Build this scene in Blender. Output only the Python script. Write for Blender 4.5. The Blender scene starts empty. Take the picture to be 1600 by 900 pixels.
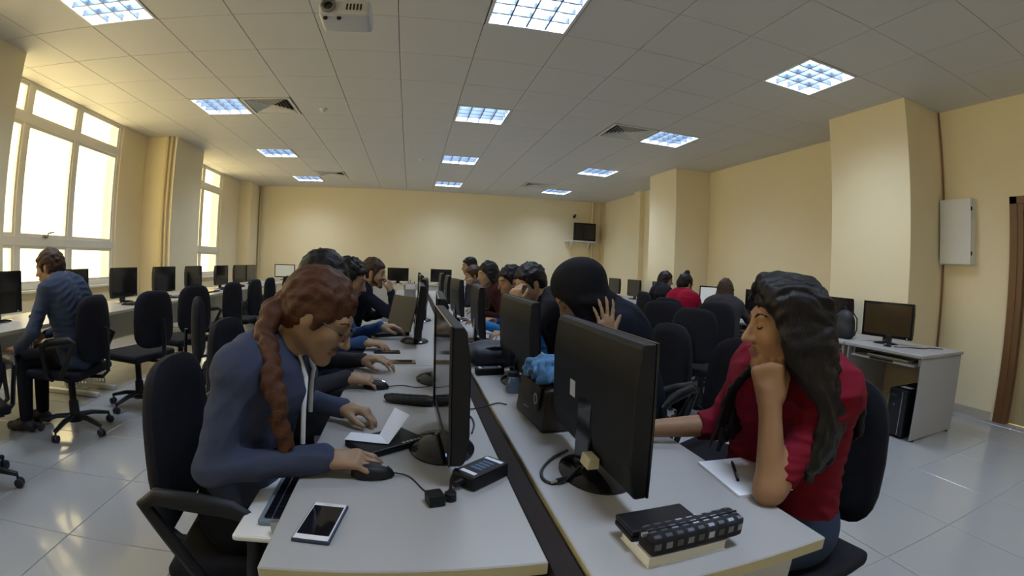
import bpy, bmesh, math, random
import numpy as np
from mathutils import Matrix, Vector
random.seed(7)
SC = bpy.context.scene
COL = SC.collection

# ------------------------------------------------------------------ camera (wide action-camera lens)
CAM_H = 1.22
ZC = 3.09                      # ceiling height
def camera():
    yaw, pitch, roll = 0.2114, -0.0452, 0.0398
    def rot(d):
        x, y, z = d
        c, s = math.cos(roll), math.sin(roll); x, z = c*x - s*z, s*x + c*z
        c, s = math.cos(pitch), math.sin(pitch); y, z = c*y - s*z, s*y + c*z
        c, s = math.cos(yaw), math.sin(yaw); x, y = c*x + s*y, -s*x + c*y
        return Vector((x, y, z))
    r, f, u = rot((1, 0, 0)), rot((0, 1, 0)), rot((0, 0, 1))
    cd = bpy.data.cameras.new('camera'); co = bpy.data.objects.new('camera', cd); COL.objects.link(co)
    cd.type = 'PANO'
    cd.sensor_fit = 'HORIZONTAL'; cd.sensor_width = 36.0; cd.sensor_height = 20.25
    c = cd if hasattr(cd, 'panorama_type') else cd.cycles
    c.panorama_type = 'FISHEYE_LENS_POLYNOMIAL'
    c.fisheye_fov = math.radians(200)
    c.fisheye_polynomial_k0 = 0
    c.fisheye_polynomial_k1 = -1.0811/18.0
    c.fisheye_polynomial_k2 = 0
    c.fisheye_polynomial_k3 = 0.0576/18.0**3
    c.fisheye_polynomial_k4 = 0
    cd.clip_start = 0.02
    m = Matrix(((r.x, u.x, -f.x, 0), (r.y, u.y, -f.y, 0), (r.z, u.z, -f.z, CAM_H), (0, 0, 0, 1)))
    co.matrix_world = m
    SC.camera = co
camera()

# ------------------------------------------------------------------ world: bright overcast daylight outside the windows
W = bpy.data.worlds.new('overcast_sky'); SC.world = W; W.use_nodes = True
bg = W.node_tree.nodes['Background']
bg.inputs[0].default_value = (1.0, 0.81, 0.42, 1); bg.inputs[1].default_value = 5.4
LAMP_W = 28.0
LAMP_COL = (0.64, 0.77, 1.0)
vs = SC.view_settings
vs.view_transform = 'Standard'; vs.look = 'None'; vs.gamma = 1.0; vs.use_curve_mapping = False
vs.exposure = 0.0
SC.cycles.max_bounces = 6; SC.cycles.diffuse_bounces = 4; SC.cycles.glossy_bounces = 2
SC.cycles.use_adaptive_sampling = True; SC.cycles.adaptive_threshold = 0.03
SC.cycles.transparent_max_bounces = 8; SC.cycles.sample_clamp_indirect = 4.0
SC.cycles.use_denoising = True

# ------------------------------------------------------------------ materials
MATS = {}
def mat(name, col, rough=0.5, metal=0.0, var=0.0, scale=20.0, bump=0.0, bscale=200.0, spec=0.5, emit=None, estr=0.0, stretch=None, coat=0.0):
    if name in MATS: return MATS[name]
    m = bpy.data.materials.new(name); m.use_nodes = True
    nt = m.node_tree; b = nt.nodes['Principled BSDF']
    b.inputs['Base Color'].default_value = (*col, 1); b.inputs['Roughness'].default_value = rough
    b.inputs['Metallic'].default_value = metal; b.inputs['Specular IOR Level'].default_value = spec
    if coat: b.inputs['Coat Weight'].default_value = coat
    tc = nt.nodes.new('ShaderNodeTexCoord')
    src = tc.outputs['Object']
    if stretch:
        mp = nt.nodes.new('ShaderNodeMapping'); mp.inputs['Scale'].default_value = stretch
        nt.links.new(src, mp.inputs[0]); src = mp.outputs[0]
    if var > 0:
        n = nt.nodes.new('ShaderNodeTexNoise'); n.inputs['Scale'].default_value = scale; n.inputs['Detail'].default_value = 4
        nt.links.new(src, n.inputs['Vector'])
        mx = nt.nodes.new('ShaderNodeMix'); mx.data_type = 'RGBA'
        mx.inputs[6].default_value = (*[c*(1-var) for c in col], 1); mx.inputs[7].default_value = (*[min(1, c*(1+var)) for c in col], 1)
        nt.links.new(n.outputs[0], mx.inputs[0]); nt.links.new(mx.outputs[2], b.inputs['Base Color'])
    if bump > 0:
        n2 = nt.nodes.new('ShaderNodeTexNoise'); n2.inputs['Scale'].default_value = bscale; n2.inputs['Detail'].default_value = 3
        nt.links.new(src, n2.inputs['Vector'])
        bp = nt.nodes.new('ShaderNodeBump'); bp.inputs['Strength'].default_value = bump; bp.inputs['Distance'].default_value = 0.01
        nt.links.new(n2.outputs[0], bp.inputs['Height']); nt.links.new(bp.outputs[0], b.inputs['Normal'])
    if emit:
        b.inputs['Emission Color'].default_value = (*emit, 1); b.inputs['Emission Strength'].default_value = estr
    MATS[name] = m
    return m
def glass_mat():
    m = bpy.data.materials.new('window_glass'); m.use_nodes = True
    nt = m.node_tree; nt.nodes.clear()
    o = nt.nodes.new('ShaderNodeOutputMaterial'); mx = nt.nodes.new('ShaderNodeMixShader')
    t = nt.nodes.new('ShaderNodeBsdfTransparent'); g = nt.nodes.new('ShaderNodeBsdfGlossy')
    g.inputs['Roughness'].default_value = 0.02; t.inputs[0].default_value = (0.97, 0.97, 0.95, 1)
    f0 = nt.nodes.new('ShaderNodeLayerWeight'); f0.inputs[0].default_value = 0.25
    f = nt.nodes.new('ShaderNodeMath'); f.operation = 'MULTIPLY_ADD'; f.inputs[1].default_value = 0.12; f.inputs[2].default_value = 0.03
    nt.links.new(f0.outputs['Facing'], f.inputs[0])
    nt.links.new(f.outputs[0], mx.inputs[0]); nt.links.new(t.outputs[0], mx.inputs[1]); nt.links.new(g.outputs[0], mx.inputs[2])
    nt.links.new(mx.outputs[0], o.inputs[0])
    return m
M_WALL = mat('cream_wall_paint', (0.89, 0.785, 0.535), 0.85, var=0.03, scale=1.5, bump=0.03, bscale=120)
M_CEIL = mat('white_ceiling_tile', (0.66, 0.65, 0.62), 0.6, var=0.02, scale=3, bump=0.01, bscale=300)
M_FLOOR = mat('glossy_floor_tile', (0.37, 0.375, 0.375), 0.16, var=0.04, scale=2.5, coat=0.2)
M_GROUT = mat('grey_grout', (0.30, 0.29, 0.27), 0.9, var=0.1)
M_ALU = mat('white_window_aluminium', (0.80, 0.79, 0.74), 0.35, var=0.02)
M_WHITE = mat('white_paint', (0.75, 0.75, 0.72), 0.45, var=0.02)
M_GLASS = glass_mat()
M_BLADE = mat('louvre_aluminium', (0.09, 0.115, 0.15), 0.3, metal=0.5, var=0.03)
M_TUBE = mat('fluorescent_tube', (0.9, 0.95, 1.0), 0.4, emit=(0.82, 0.92, 1.0), estr=6.0, var=0.01)
M_DARK = mat('dark_void', (0.02, 0.02, 0.02), 0.9, var=0.1)
M_DOORW = mat('tan_door_veneer', (0.42, 0.33, 0.17), 0.45, var=0.15, scale=6, stretch=(8, 8, 1))
M_DOORF = mat('brown_door_frame', (0.16, 0.075, 0.03), 0.4, var=0.2, scale=6, stretch=(8, 8, 1))
M_PIPE = mat('cream_pipe', (0.72, 0.60, 0.36), 0.5, var=0.03)

# ------------------------------------------------------------------ mesh helpers
class MB:
    def __init__(s): s.v = []; s.f = []; s.m = []
    def add(s, vs_, fs, m=0):
        o = len(s.v); s.v += [tuple(p) for p in vs_]; s.f += [tuple(i+o for i in f) for f in fs]; s.m += [m]*len(fs); return s
    def box(s, x0, x1, y0, y1, z0, z1, m=0):
        return s.add([(x0,y0,z0),(x1,y0,z0),(x1,y1,z0),(x0,y1,z0),(x0,y0,z1),(x1,y0,z1),(x1,y1,z1),(x0,y1,z1)],
                     [(0,3,2,1),(4,5,6,7),(0,1,5,4),(1,2,6,5),(2,3,7,6),(3,0,4,7)], m)
    def prism(s, pts, axis, a0, a1, m=0):
        # pts: 2D outline (counter-clockwise), extruded along axis from a0 to a1
        n = len(pts)
        def P(p, a):
            return {'x': (a, p[0], p[1]), 'y': (p[0], a, p[1]), 'z': (p[0], p[1], a)}[axis]
        v = [P(p, a0) for p in pts] + [P(p, a1) for p in pts]
        f = [tuple(range(n-1, -1, -1)), tuple(range(n, 2*n))] + [(i, (i+1) % n, n+(i+1) % n, n+i) for i in range(n)]
        return s.add(v, f, m)
    def tube(s, pts, r, n=8, m=0, cap=True, closed=False, flat=1.0):
        pts = [Vector(p) for p in pts]; k = len(pts)
        rs = r if isinstance(r, (list, tuple)) else [r]*k
        vs_ = []; up = None
        for i, p in enumerate(pts):
            a = pts[(i-1) % k] if (i > 0 or closed) else p; b = pts[(i+1) % k] if (i < k-1 or closed) else p
            t = (b-a)
            if t.length < 1e-9: t = Vector((0, 0, 1))
            t.normalize()
            if up is None:
                up = Vector((0, 0, 1)) if abs(t.z) < 0.9 else Vector((1, 0, 0))
            sd = t.cross(up)
            if sd.length < 1e-6: sd = t.orthogonal()
            sd.normalize(); up = sd.cross(t).normalized()
            for j in range(n):
                an = 2*math.pi*j/n
                vs_.append(p + sd*math.cos(an)*rs[i] + up*math.sin(an)*rs[i]*flat)
        fs = []
        for i in range(k if closed else k-1):
            for j in range(n):
                fs.append((i*n+j, i*n+(j+1) % n, ((i+1) % k)*n+(j+1) % n, ((i+1) % k)*n+j))
        if cap and not closed:
            fs.append(tuple(range(n-1, -1, -1))); fs.append(tuple((k-1)*n+j for j in range(n)))
        return s.add(vs_, fs, m)
    def lathe(s, prof, n=24, m=0, c=(0, 0), sx=1.0, sy=1.0):
        vs_ = []; 
        for r, z in prof:
            for j in range(n):
                a = 2*math.pi*j/n; vs_.append((c[0]+r*sx*math.cos(a), c[1]+r*sy*math.sin(a), z))
        fs = []
        for i in range(len(prof)-1):
            for j in range(n): fs.append((i*n+j, i*n+(j+1) % n, (i+1)*n+(j+1) % n, (i+1)*n+j))
        fs.append(tuple(range(n-1, -1, -1))); fs.append(tuple((len(prof)-1)*n+j for j in range(n)))
        return s.add(vs_, fs, m)
    def xf(s, M, start=0):
        for i in range(start, len(s.v)): s.v[i] = tuple(M @ Vector(s.v[i]))
        return s
    def mesh(s, name, mats, smooth=False, bevel=0.0, seg=2):
        me = bpy.data.meshes.new(name)
        me.from_pydata(s.v, [], s.f)
        ml = mats if isinstance(mats, (list, tuple)) else [mats]
        for m in ml: me.materials.append(m)
        if len(ml) > 1: me.polygons.foreach_set('material_index', s.m)
        if bevel > 0:
            b = bmesh.new(); b.from_mesh(me)
            eds = [e for e in b.edges if len(e.link_faces) == 2 and e.calc_face_angle(0) > 0.5]
            bmesh.ops.bevel(b, geom=eds, offset=bevel, segments=seg, profile=0.6, affect='EDGES', clamp_overlap=True)
            b.to_mesh(me); b.free()
        if smooth: me.polygons.foreach_set('use_smooth', [True]*len(me.polygons))
        me.update()
        if smooth and hasattr(me, 'set_sharp_from_angle'): me.set_sharp_from_angle(angle=math.radians(50))
        return me
    def obj(s, name, mats, parent=None, loc=(0, 0, 0), smooth=False, bevel=0.0, seg=2, rz=0.0):
        return link(name, s.mesh(name, mats, smooth, bevel, seg), parent, loc, rz)
def link(name, me, parent=None, loc=(0, 0, 0), rz=0.0):
    o = bpy.data.objects.new(name, me); COL.objects.link(o); o.location = loc; o.rotation_euler = (0, 0, rz)
    if parent is not None: o.parent = parent
    return o
def tag(o, label=None, cat=None, group=None, kind=None):
    if label: o['label'] = label
    if cat: o['category'] = cat
    if group: o['group'] = group
    if kind: o['kind'] = kind
    return o
def thing(name, label, cat, loc=(0, 0, 0), rz=0.0, group=None):
    o = bpy.data.objects.new(name, None); COL.objects.link(o); o.location = loc; o.rotation_euler = (0, 0, rz)
    o.empty_display_size = 0.1
    return tag(o, label, cat, group)
def dup(root, loc, rz=0.0, label=None, group=None):
    r = root.copy(); COL.objects.link(r); r.location = loc; r.rotation_euler = (0, 0, rz)
    if label: r['label'] = label
    if group: r['group'] = group
    for ch in list(root.children):
        c = ch.copy(); COL.objects.link(c); c.parent = r
        for g in list(ch.children):
            d = g.copy(); COL.objects.link(d); d.parent = c
    return r
def struct(o): o['kind'] = 'structure'; return o
R_ = math.radians
# ------------------------------------------------------------------ people: blended volumes turned into one continuous surface
def nv(a): return np.array(a, dtype=float)
def unit(a): a = nv(a); return a/(np.linalg.norm(a)+1e-12)
class Vol:
    """a list of rounded shapes that melt into each other; surface() returns one mesh"""
    def __init__(s, vox): s.p = []; s.vox = vox
    def cone(s, a, b, ra, rb, k=0.012, m=0): s.p.append(('c', nv(a), nv(b), ra, rb, k, m)); return s
    def ball(s, c, r, k=0.012, m=0): return s.cone(c, nv(c)+1e-5, r, r, k, m)
    def ell(s, c, r, ax=None, k=0.012, m=0): s.p.append(('e', nv(c), nv(r), ax if ax is not None else np.eye(3), 0, k, m)); return s
    def cut(s, c, r, ax=None, k=0.006): s.p.append(('s', nv(c), nv(r), ax if ax is not None else np.eye(3), 0, k, 0)); return s
    def floor_cut(s, z): s.p.append(('f', z)); return s
    def surface(s):
        v = s.vox; lo = nv([9e9]*3); hi = -lo
        for q in s.p:
            if q[0] == 'c':
                r = max(q[3], q[4]); lo = np.minimum(lo, np.minimum(q[1], q[2])-r); hi = np.maximum(hi, np.maximum(q[1], q[2])+r)
            elif q[0] == 'e':
                r = q[2].max(); lo = np.minimum(lo, q[1]-r); hi = np.maximum(hi, q[1]+r)
        lo -= 3*v; hi += 3*v
        n = np.ceil((hi-lo)/v).astype(int)+1
        F = np.full(n, 9.0, np.float32); M = np.zeros(n, np.uint8)
        for q in s.p:
            if q[0] == 'f':
                zz = (lo[2]+np.arange(n[2])*v).astype(np.float32); F = np.maximum(F, (q[1]-zz)[None, None, :]); continue
            k = q[5]
            if q[0] == 'c': r = max(q[3], q[4]); a, b = np.minimum(q[1], q[2])-r, np.maximum(q[1], q[2])+r
            else: r = q[2].max(); a, b = q[1]-r, q[1]+r
            i0 = np.maximum(((a-k-2*v-lo)/v).astype(int), 0); i1 = np.minimum(((b+k+2*v-lo)/v).astype(int)+2, n)
            if (i1 <= i0).any(): continue
            g = [(lo[d]+np.arange(i0[d], i1[d])*v).astype(np.float32) for d in range(3)]
            X, Y, Z = g[0][:, None, None]-q[1][0], g[1][None, :, None]-q[1][1], g[2][None, None, :]-q[1][2]
            if q[0] == 'c':
                e = q[2]-q[1]; L = max(float(e@e), 1e-10)
                t = np.clip((X*e[0]+Y*e[1]+Z*e[2])/L, 0, 1)
                D = np.sqrt((X-t*e[0])**2+(Y-t*e[1])**2+(Z-t*e[2])**2)-(q[3]+t*(q[4]-q[3]))
            else:
                A = q[3]; rr = q[2]
                U = [X*A[i][0]+Y*A[i][1]+Z*A[i][2] for i in range(3)]
                k0 = np.sqrt((U[0]/rr[0])**2+(U[1]/rr[1])**2+(U[2]/rr[2])**2); k1 = np.sqrt((U[0]/rr[0]**2)**2+(U[1]/rr[1]**2)**2+(U[2]/rr[2]**2)**2)+1e-9
                D = k0*(k0-1)/k1
            w = tuple(slice(i0[d], i1[d]) for d in range(3)); O = F[w]
            if q[0] == 's':
                D = -D; h = np.maximum(k-np.abs(O-D), 0)/k; F[w] = np.maximum(O, D)+h*h*k*0.25
            else:
                h = np.maximum(k-np.abs(O-D), 0)/k; M[w] = np.where(D < O, q[6], M[w]); F[w] = np.minimum(O, D)-h*h*k*0.25
        I = F < 0
        c = [I[a:n[0]-1+a, b:n[1]-1+b, d:n[2]-1+d] for a in (0, 1) for b in (0, 1) for d in (0, 1)]
        cnt = sum(x.astype(np.uint8) for x in c)
        act = np.argwhere((cnt > 0) & (cnt < 8))
        idx = np.full(cnt.shape, -1, np.int32); idx[tuple(act.T)] = np.arange(len(act))
        off = np.array([(a, b, d) for a in (0, 1) for b in (0, 1) for d in (0, 1)])
        val = np.stack([F[tuple((act+o).T)] for o in off], 1)
        P = np.zeros((len(act), 3)); C = np.zeros(len(act))
        for i in range(8):
            for j in range(i+1, 8):
                if np.abs(off[i]-off[j]).sum() != 1: continue
                x = (val[:, i] < 0) != (val[:, j] < 0)
                t = np.where(x, val[:, i]/(val[:, i]-val[:, j]+1e-12), 0)
                P += np.where(x[:, None], off[i]+t[:, None]*(off[j]-off[i]), 0); C += x
        P = lo+(act+P/C[:, None])*v
        vm = M[tuple((act+(val.argmin(1)[:, None] >> np.array([2, 1, 0]) & 1)).T)]
        quads = []
        for ax in range(3):
            sl0 = [slice(None)]*3; sl1 = [slice(None)]*3; sl0[ax] = slice(0, -1); sl1[ax] = slice(1, None)
            A, B = I[tuple(sl0)], I[tuple(sl1)]
            e = np.argwhere(A != B)
            o1, o2 = (ax+1) % 3, (ax+2) % 3
            e = e[(e[:, o1] > 0) & (e[:, o2] > 0) & (e[:, o1] < n[o1]-1) & (e[:, o2] < n[o2]-1)]
            ins = A[tuple(e.T)]
            def cell(d1, d2):
                q = e.copy(); q[:, o1] -= d1; q[:, o2] -= d2; return idx[tuple(q.T)]
            Q = np.stack([cell(1, 1), cell(0, 1), cell(0, 0), cell(1, 0)], 1)
            Q[~ins] = Q[~ins][:, ::-1]
            quads.append(Q)
        Q = np.concatenate(quads)
        return P, Q, vm[Q].max(1) if False else vm[Q[:, 0]]
def ridges(P, Q, ax, c, seed, fine, amp):
    # comb lines and small unevenness pushed along the normals
    N = np.zeros_like(P); a = np.cross(P[Q[:, 2]]-P[Q[:, 0]], P[Q[:, 3]]-P[Q[:, 1]])
    for i in range(4): np.add.at(N, Q[:, i], a)
    N /= np.linalg.norm(N, axis=1)[:, None]+1e-12
    rng = np.random.RandomState(seed); R = P-c; h = np.zeros(len(P))
    f, l, u = ax
    warp = sum(np.sin(R@rng.uniform(-38, 38, 3)+rng.uniform(0, 6)) for _ in range(4))*0.8
    t = np.arctan2(R@l, np.abs(R@u)+0.06)*0.075+0.35*(R@l)
    for k, w in ((fine, 1.0), (fine*1.9, 0.6), (fine*0.45, 0.9)): h += w*np.sin(t*k+warp+rng.uniform(0, 6))
    h += 0.5*sum(np.sin(R@rng.uniform(-160, 160, 3)+rng.uniform(0, 6)) for _ in range(4))
    return P+N*(h*amp)[:, None]
def wrinkles(P, Q, seed, amp):
    # soft cloth folds, mostly running across the limbs
    N = np.zeros_like(P); a = np.cross(P[Q[:, 2]]-P[Q[:, 0]], P[Q[:, 3]]-P[Q[:, 1]])
    for i in range(4): np.add.at(N, Q[:, i], a)
    N /= np.linalg.norm(N, axis=1)[:, None]+1e-12
    rng = np.random.RandomState(seed); R = P-P.mean(0)
    w = sum(np.sin(R@rng.uniform(-14, 14, 3)+rng.uniform(0, 6)) for _ in range(5))
    h = np.zeros(len(P))
    for _ in range(3):
        d = rng.uniform(-30, 30, 3); d[2] += 45; m = 0.5+0.5*np.sin(R@rng.uniform(-9, 9, 3)+rng.uniform(0, 6))
        q = np.sin(R@d+1.6*w+rng.uniform(0, 6)); h += m*(1-np.abs(q))**2
    return P+N*((h-0.8)*amp)[:, None]
def vol_obj(vol, name, mats, origin, parent=None, smooth_it=1, rid=None):
    P, Q, m = vol.surface()
    if rid and len(rid) == 2: P = wrinkles(P, Q, *rid)
    elif rid: P = ridges(P, Q, *rid)
    for _ in range(smooth_it):
        S = np.zeros_like(P); n = np.zeros(len(P))
        for a, b in ((0, 1), (1, 2), (2, 3), (3, 0)):
            np.add.at(S, Q[:, a], P[Q[:, b]]); np.add.at(S, Q[:, b], P[Q[:, a]]); np.add.at(n, Q[:, a], 1); np.add.at(n, Q[:, b], 1)
        P = 0.5*P+0.5*S/n[:, None]
    me = bpy.data.meshes.new(name)
    me.vertices.add(len(P)); me.vertices.foreach_set('co', (P-nv(origin)).astype(np.float32).ravel())
    me.loops.add(4*len(Q)); me.loops.foreach_set('vertex_index', Q.astype(np.int32).ravel())
    me.polygons.add(len(Q)); me.polygons.foreach_set('loop_start', np.arange(0, 4*len(Q), 4, dtype=np.int32))
    ml = mats if isinstance(mats, (list, tuple)) else [mats]
    for x in ml: me.materials.append(x)
    me.polygons.foreach_set('material_index', np.minimum(m, len(ml)-1).astype(np.int32))
    me.polygons.foreach_set('use_smooth', np.ones(len(Q), bool))
    me.update(calc_edges=True); me.validate()
    return link(name, me, parent, origin if parent is None else (0, 0, 0))
def spline(pts, n):
    pts = [nv(p) for p in pts]; pts = [2*pts[0]-pts[1]]+pts+[2*pts[-1]-pts[-2]]
    out = []; S = len(pts)-3
    for i in range(n+1):
        t = i/n*S; k = min(int(t), S-1); t -= k; a, b, c, d = pts[k:k+4]
        out.append(0.5*((2*b)+(c-a)*t+(2*a-5*b+4*c-d)*t*t+(3*b-a-3*c+d)*t**3))
    return out
def strand(vol, pts, r0, r1, n=8, k=0.006, m=0, bulge=0.0):
    q = spline(pts, n)
    for i in range(n):
        ra = r0+(r1-r0)*i/n+bulge*math.sin(math.pi*i/n); rb = r0+(r1-r0)*(i+1)/n+bulge*math.sin(math.pi*(i+1)/n)
        vol.cone(q[i], q[i+1], ra, rb, k, m)
def ik(sh, wr, l1, l2, pole):
    d = wr-sh; L = np.linalg.norm(d); L2 = min(L, l1+l2-1e-3); u = d/L
    a = (l1*l1-l2*l2+L2*L2)/(2*L2); h = math.sqrt(max(l1*l1-a*a, 0))
    p = nv(pole)-(nv(pole)@u)*u; p = unit(p)
    return sh+u*a*(L/L2)+p*h
def hand(vol, wrist, d, nrm, side, pose, s=1.0, m=0):
    """wrist position, pointing direction, palm normal (towards where the palm faces), side +1 = left hand, -1 = right hand"""
    d = unit(d); nrm = nv(nrm)-(nv(nrm)@d)*d; nrm = unit(nrm)
    lat = np.cross(nrm, d)*side          # from little finger towards the thumb
    curl = {'flat': (8, 12, 8), 'relax': (22, 28, 18), 'mouse': (20, 30, 14), 'fist': (80, 95, 60), 'cup': (38, 45, 30), 'open': (6, 8, 6)}[pose]
    spread = {'open': 9, 'flat': 4, 'relax': 4, 'mouse': 6, 'fist': 1, 'cup': 2}[pose]
    vol.cone(wrist-d*0.01*s, wrist+d*0.035*s, 0.025*s, 0.026*s, 0.012, m)
    L = [(0.043, 0.026, 0.021), (0.048, 0.030, 0.023), (0.044, 0.028, 0.022), (0.034, 0.021, 0.019)]
    for i in range(4):
        o = (1.5-i)
        kn = wrist+(d*(0.090-0.004*abs(o-0.4)) + lat*o*0.0205 - nrm*0.006*(1 if pose != 'fist' else 1))*s
        vol.cone(wrist+(d*0.012+lat*o*0.012)*s, kn, 0.0145*s, 0.0125*s, 0.010, m)
        ang = math.radians(spread*o); fd = d*math.cos(ang)+lat*math.sin(ang); p = kn; up = nrm; a = 0.0
        for j in range(3):
            a += math.radians(curl[j]*(1+0.08*(i-1)))
            q = p+(fd*math.cos(a)+up*math.sin(a))*L[i][j]*s
            vol.cone(p, q, (0.0098-0.0009*j)*s*(0.9 if i == 3 else 1), (0.0090-0.0010*j)*s*(0.9 if i == 3 else 1), 0.004, m); p = q
    b = wrist+(d*0.022+lat*0.024+nrm*0.006)*s
    if pose == 'fist':
        t1 = b+(d*0.040+lat*0.012+nrm*0.018)*s; t2 = t1+(d*0.022-lat*0.008+nrm*0.016)*s; t3 = t2+(d*0.010-lat*0.020+nrm*0.004)*s
    elif pose == 'open':
        t1 = b+(d*0.030+lat*0.030+nrm*0.004)*s; t2 = t1+(d*0.026+lat*0.020+nrm*0.004)*s; t3 = t2+(d*0.022+lat*0.013)*s
    else:
        t1 = b+(d*0.034+lat*0.022+nrm*0.012)*s; t2 = t1+(d*0.026+lat*0.010+nrm*0.010)*s; t3 = t2+(d*0.022+lat*0.001+nrm*0.008)*s
    vol.cone(b, t1, 0.0165*s, 0.0125*s, 0.010, m); vol.cone(t1, t2, 0.0115*s, 0.0105*s, 0.004, m); vol.cone(t2, t3, 0.0105*s, 0.0085*s, 0.004, m)
def head_axes(yaw, pitch, roll=0):
    y, p = R_(yaw), R_(pitch)
    f = nv([math.cos(y)*math.cos(p), math.sin(y)*math.cos(p), -math.sin(p)]); l = nv([-math.sin(y), math.cos(y), 0]); u = np.cross(f, l)
    if roll:
        r = R_(roll); l, u = l*math.cos(r)+u*math.sin(r), u*math.cos(r)-l*math.sin(r)
    return f, l, u
def head(vol, c, ax, s=1.0, beard=False, m=0, ml=1):
    f, l, u = ax; A = np.array([f, l, u])
    def p(a, b, d): return c+(f*a+l*b+u*d)*s
    vol.ell(p(-0.012, 0, 0.030), nv([0.097, 0.074, 0.086])*s, A, 0.02, m)
    vol.ell(p(0.030, 0, -0.025), nv([0.064, 0.060, 0.083])*s, A, 0.025, m)
    for e in (-1, 1):
        vol.cone(p(0.0, e*0.052, -0.050), p(0.066, e*0.014, -0.104), 0.020*s, 0.017*s, 0.03, m)
        vol.ell(p(0.058, e*0.036, -0.030), nv([0.026, 0.026, 0.024])*s, A, 0.02, m)
    vol.ball(p(0.078, 0, -0.104), 0.017*s, 0.02, m)
    vol.cone(p(0.076, -0.036, 0.024), p(0.076, 0.036, 0.024), 0.015*s, 0.015*s, 0.015, m)
    for e in (-1, 1): vol.cut(p(0.104, e*0.031, 0.004), nv([0.020, 0.020, 0.013])*s, A, 0.012)
    for e in (-1, 1): vol.ell(p(0.077, e*0.031, 0.002), nv([0.0125, 0.0135, 0.0125])*s, A, 0.004, m)
    vol.cone(p(0.092, 0, 0.010), p(0.117, 0, -0.034), 0.0075*s, 0.0115*s, 0.010, m)
    for e in (-1, 1): vol.ball(p(0.103, e*0.011, -0.038), 0.0085*s, 0.008, m)
    vol.ell(p(0.094, 0, -0.0635), nv([0.010, 0.022, 0.0062])*s, A, 0.006, ml); vol.ell(p(0.091, 0, -0.0745), nv([0.011, 0.019, 0.0068])*s, A, 0.006, ml)
    for e in (-1, 1):
        E = A.copy(); vol.ell(p(-0.008, e*0.077, -0.006), nv([0.020, 0.009, 0.033])*s, E, 0.008, m); vol.ell(p(-0.002, e*0.073, -0.028), nv([0.010, 0.008, 0.012])*s, E, 0.008, m)
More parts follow.
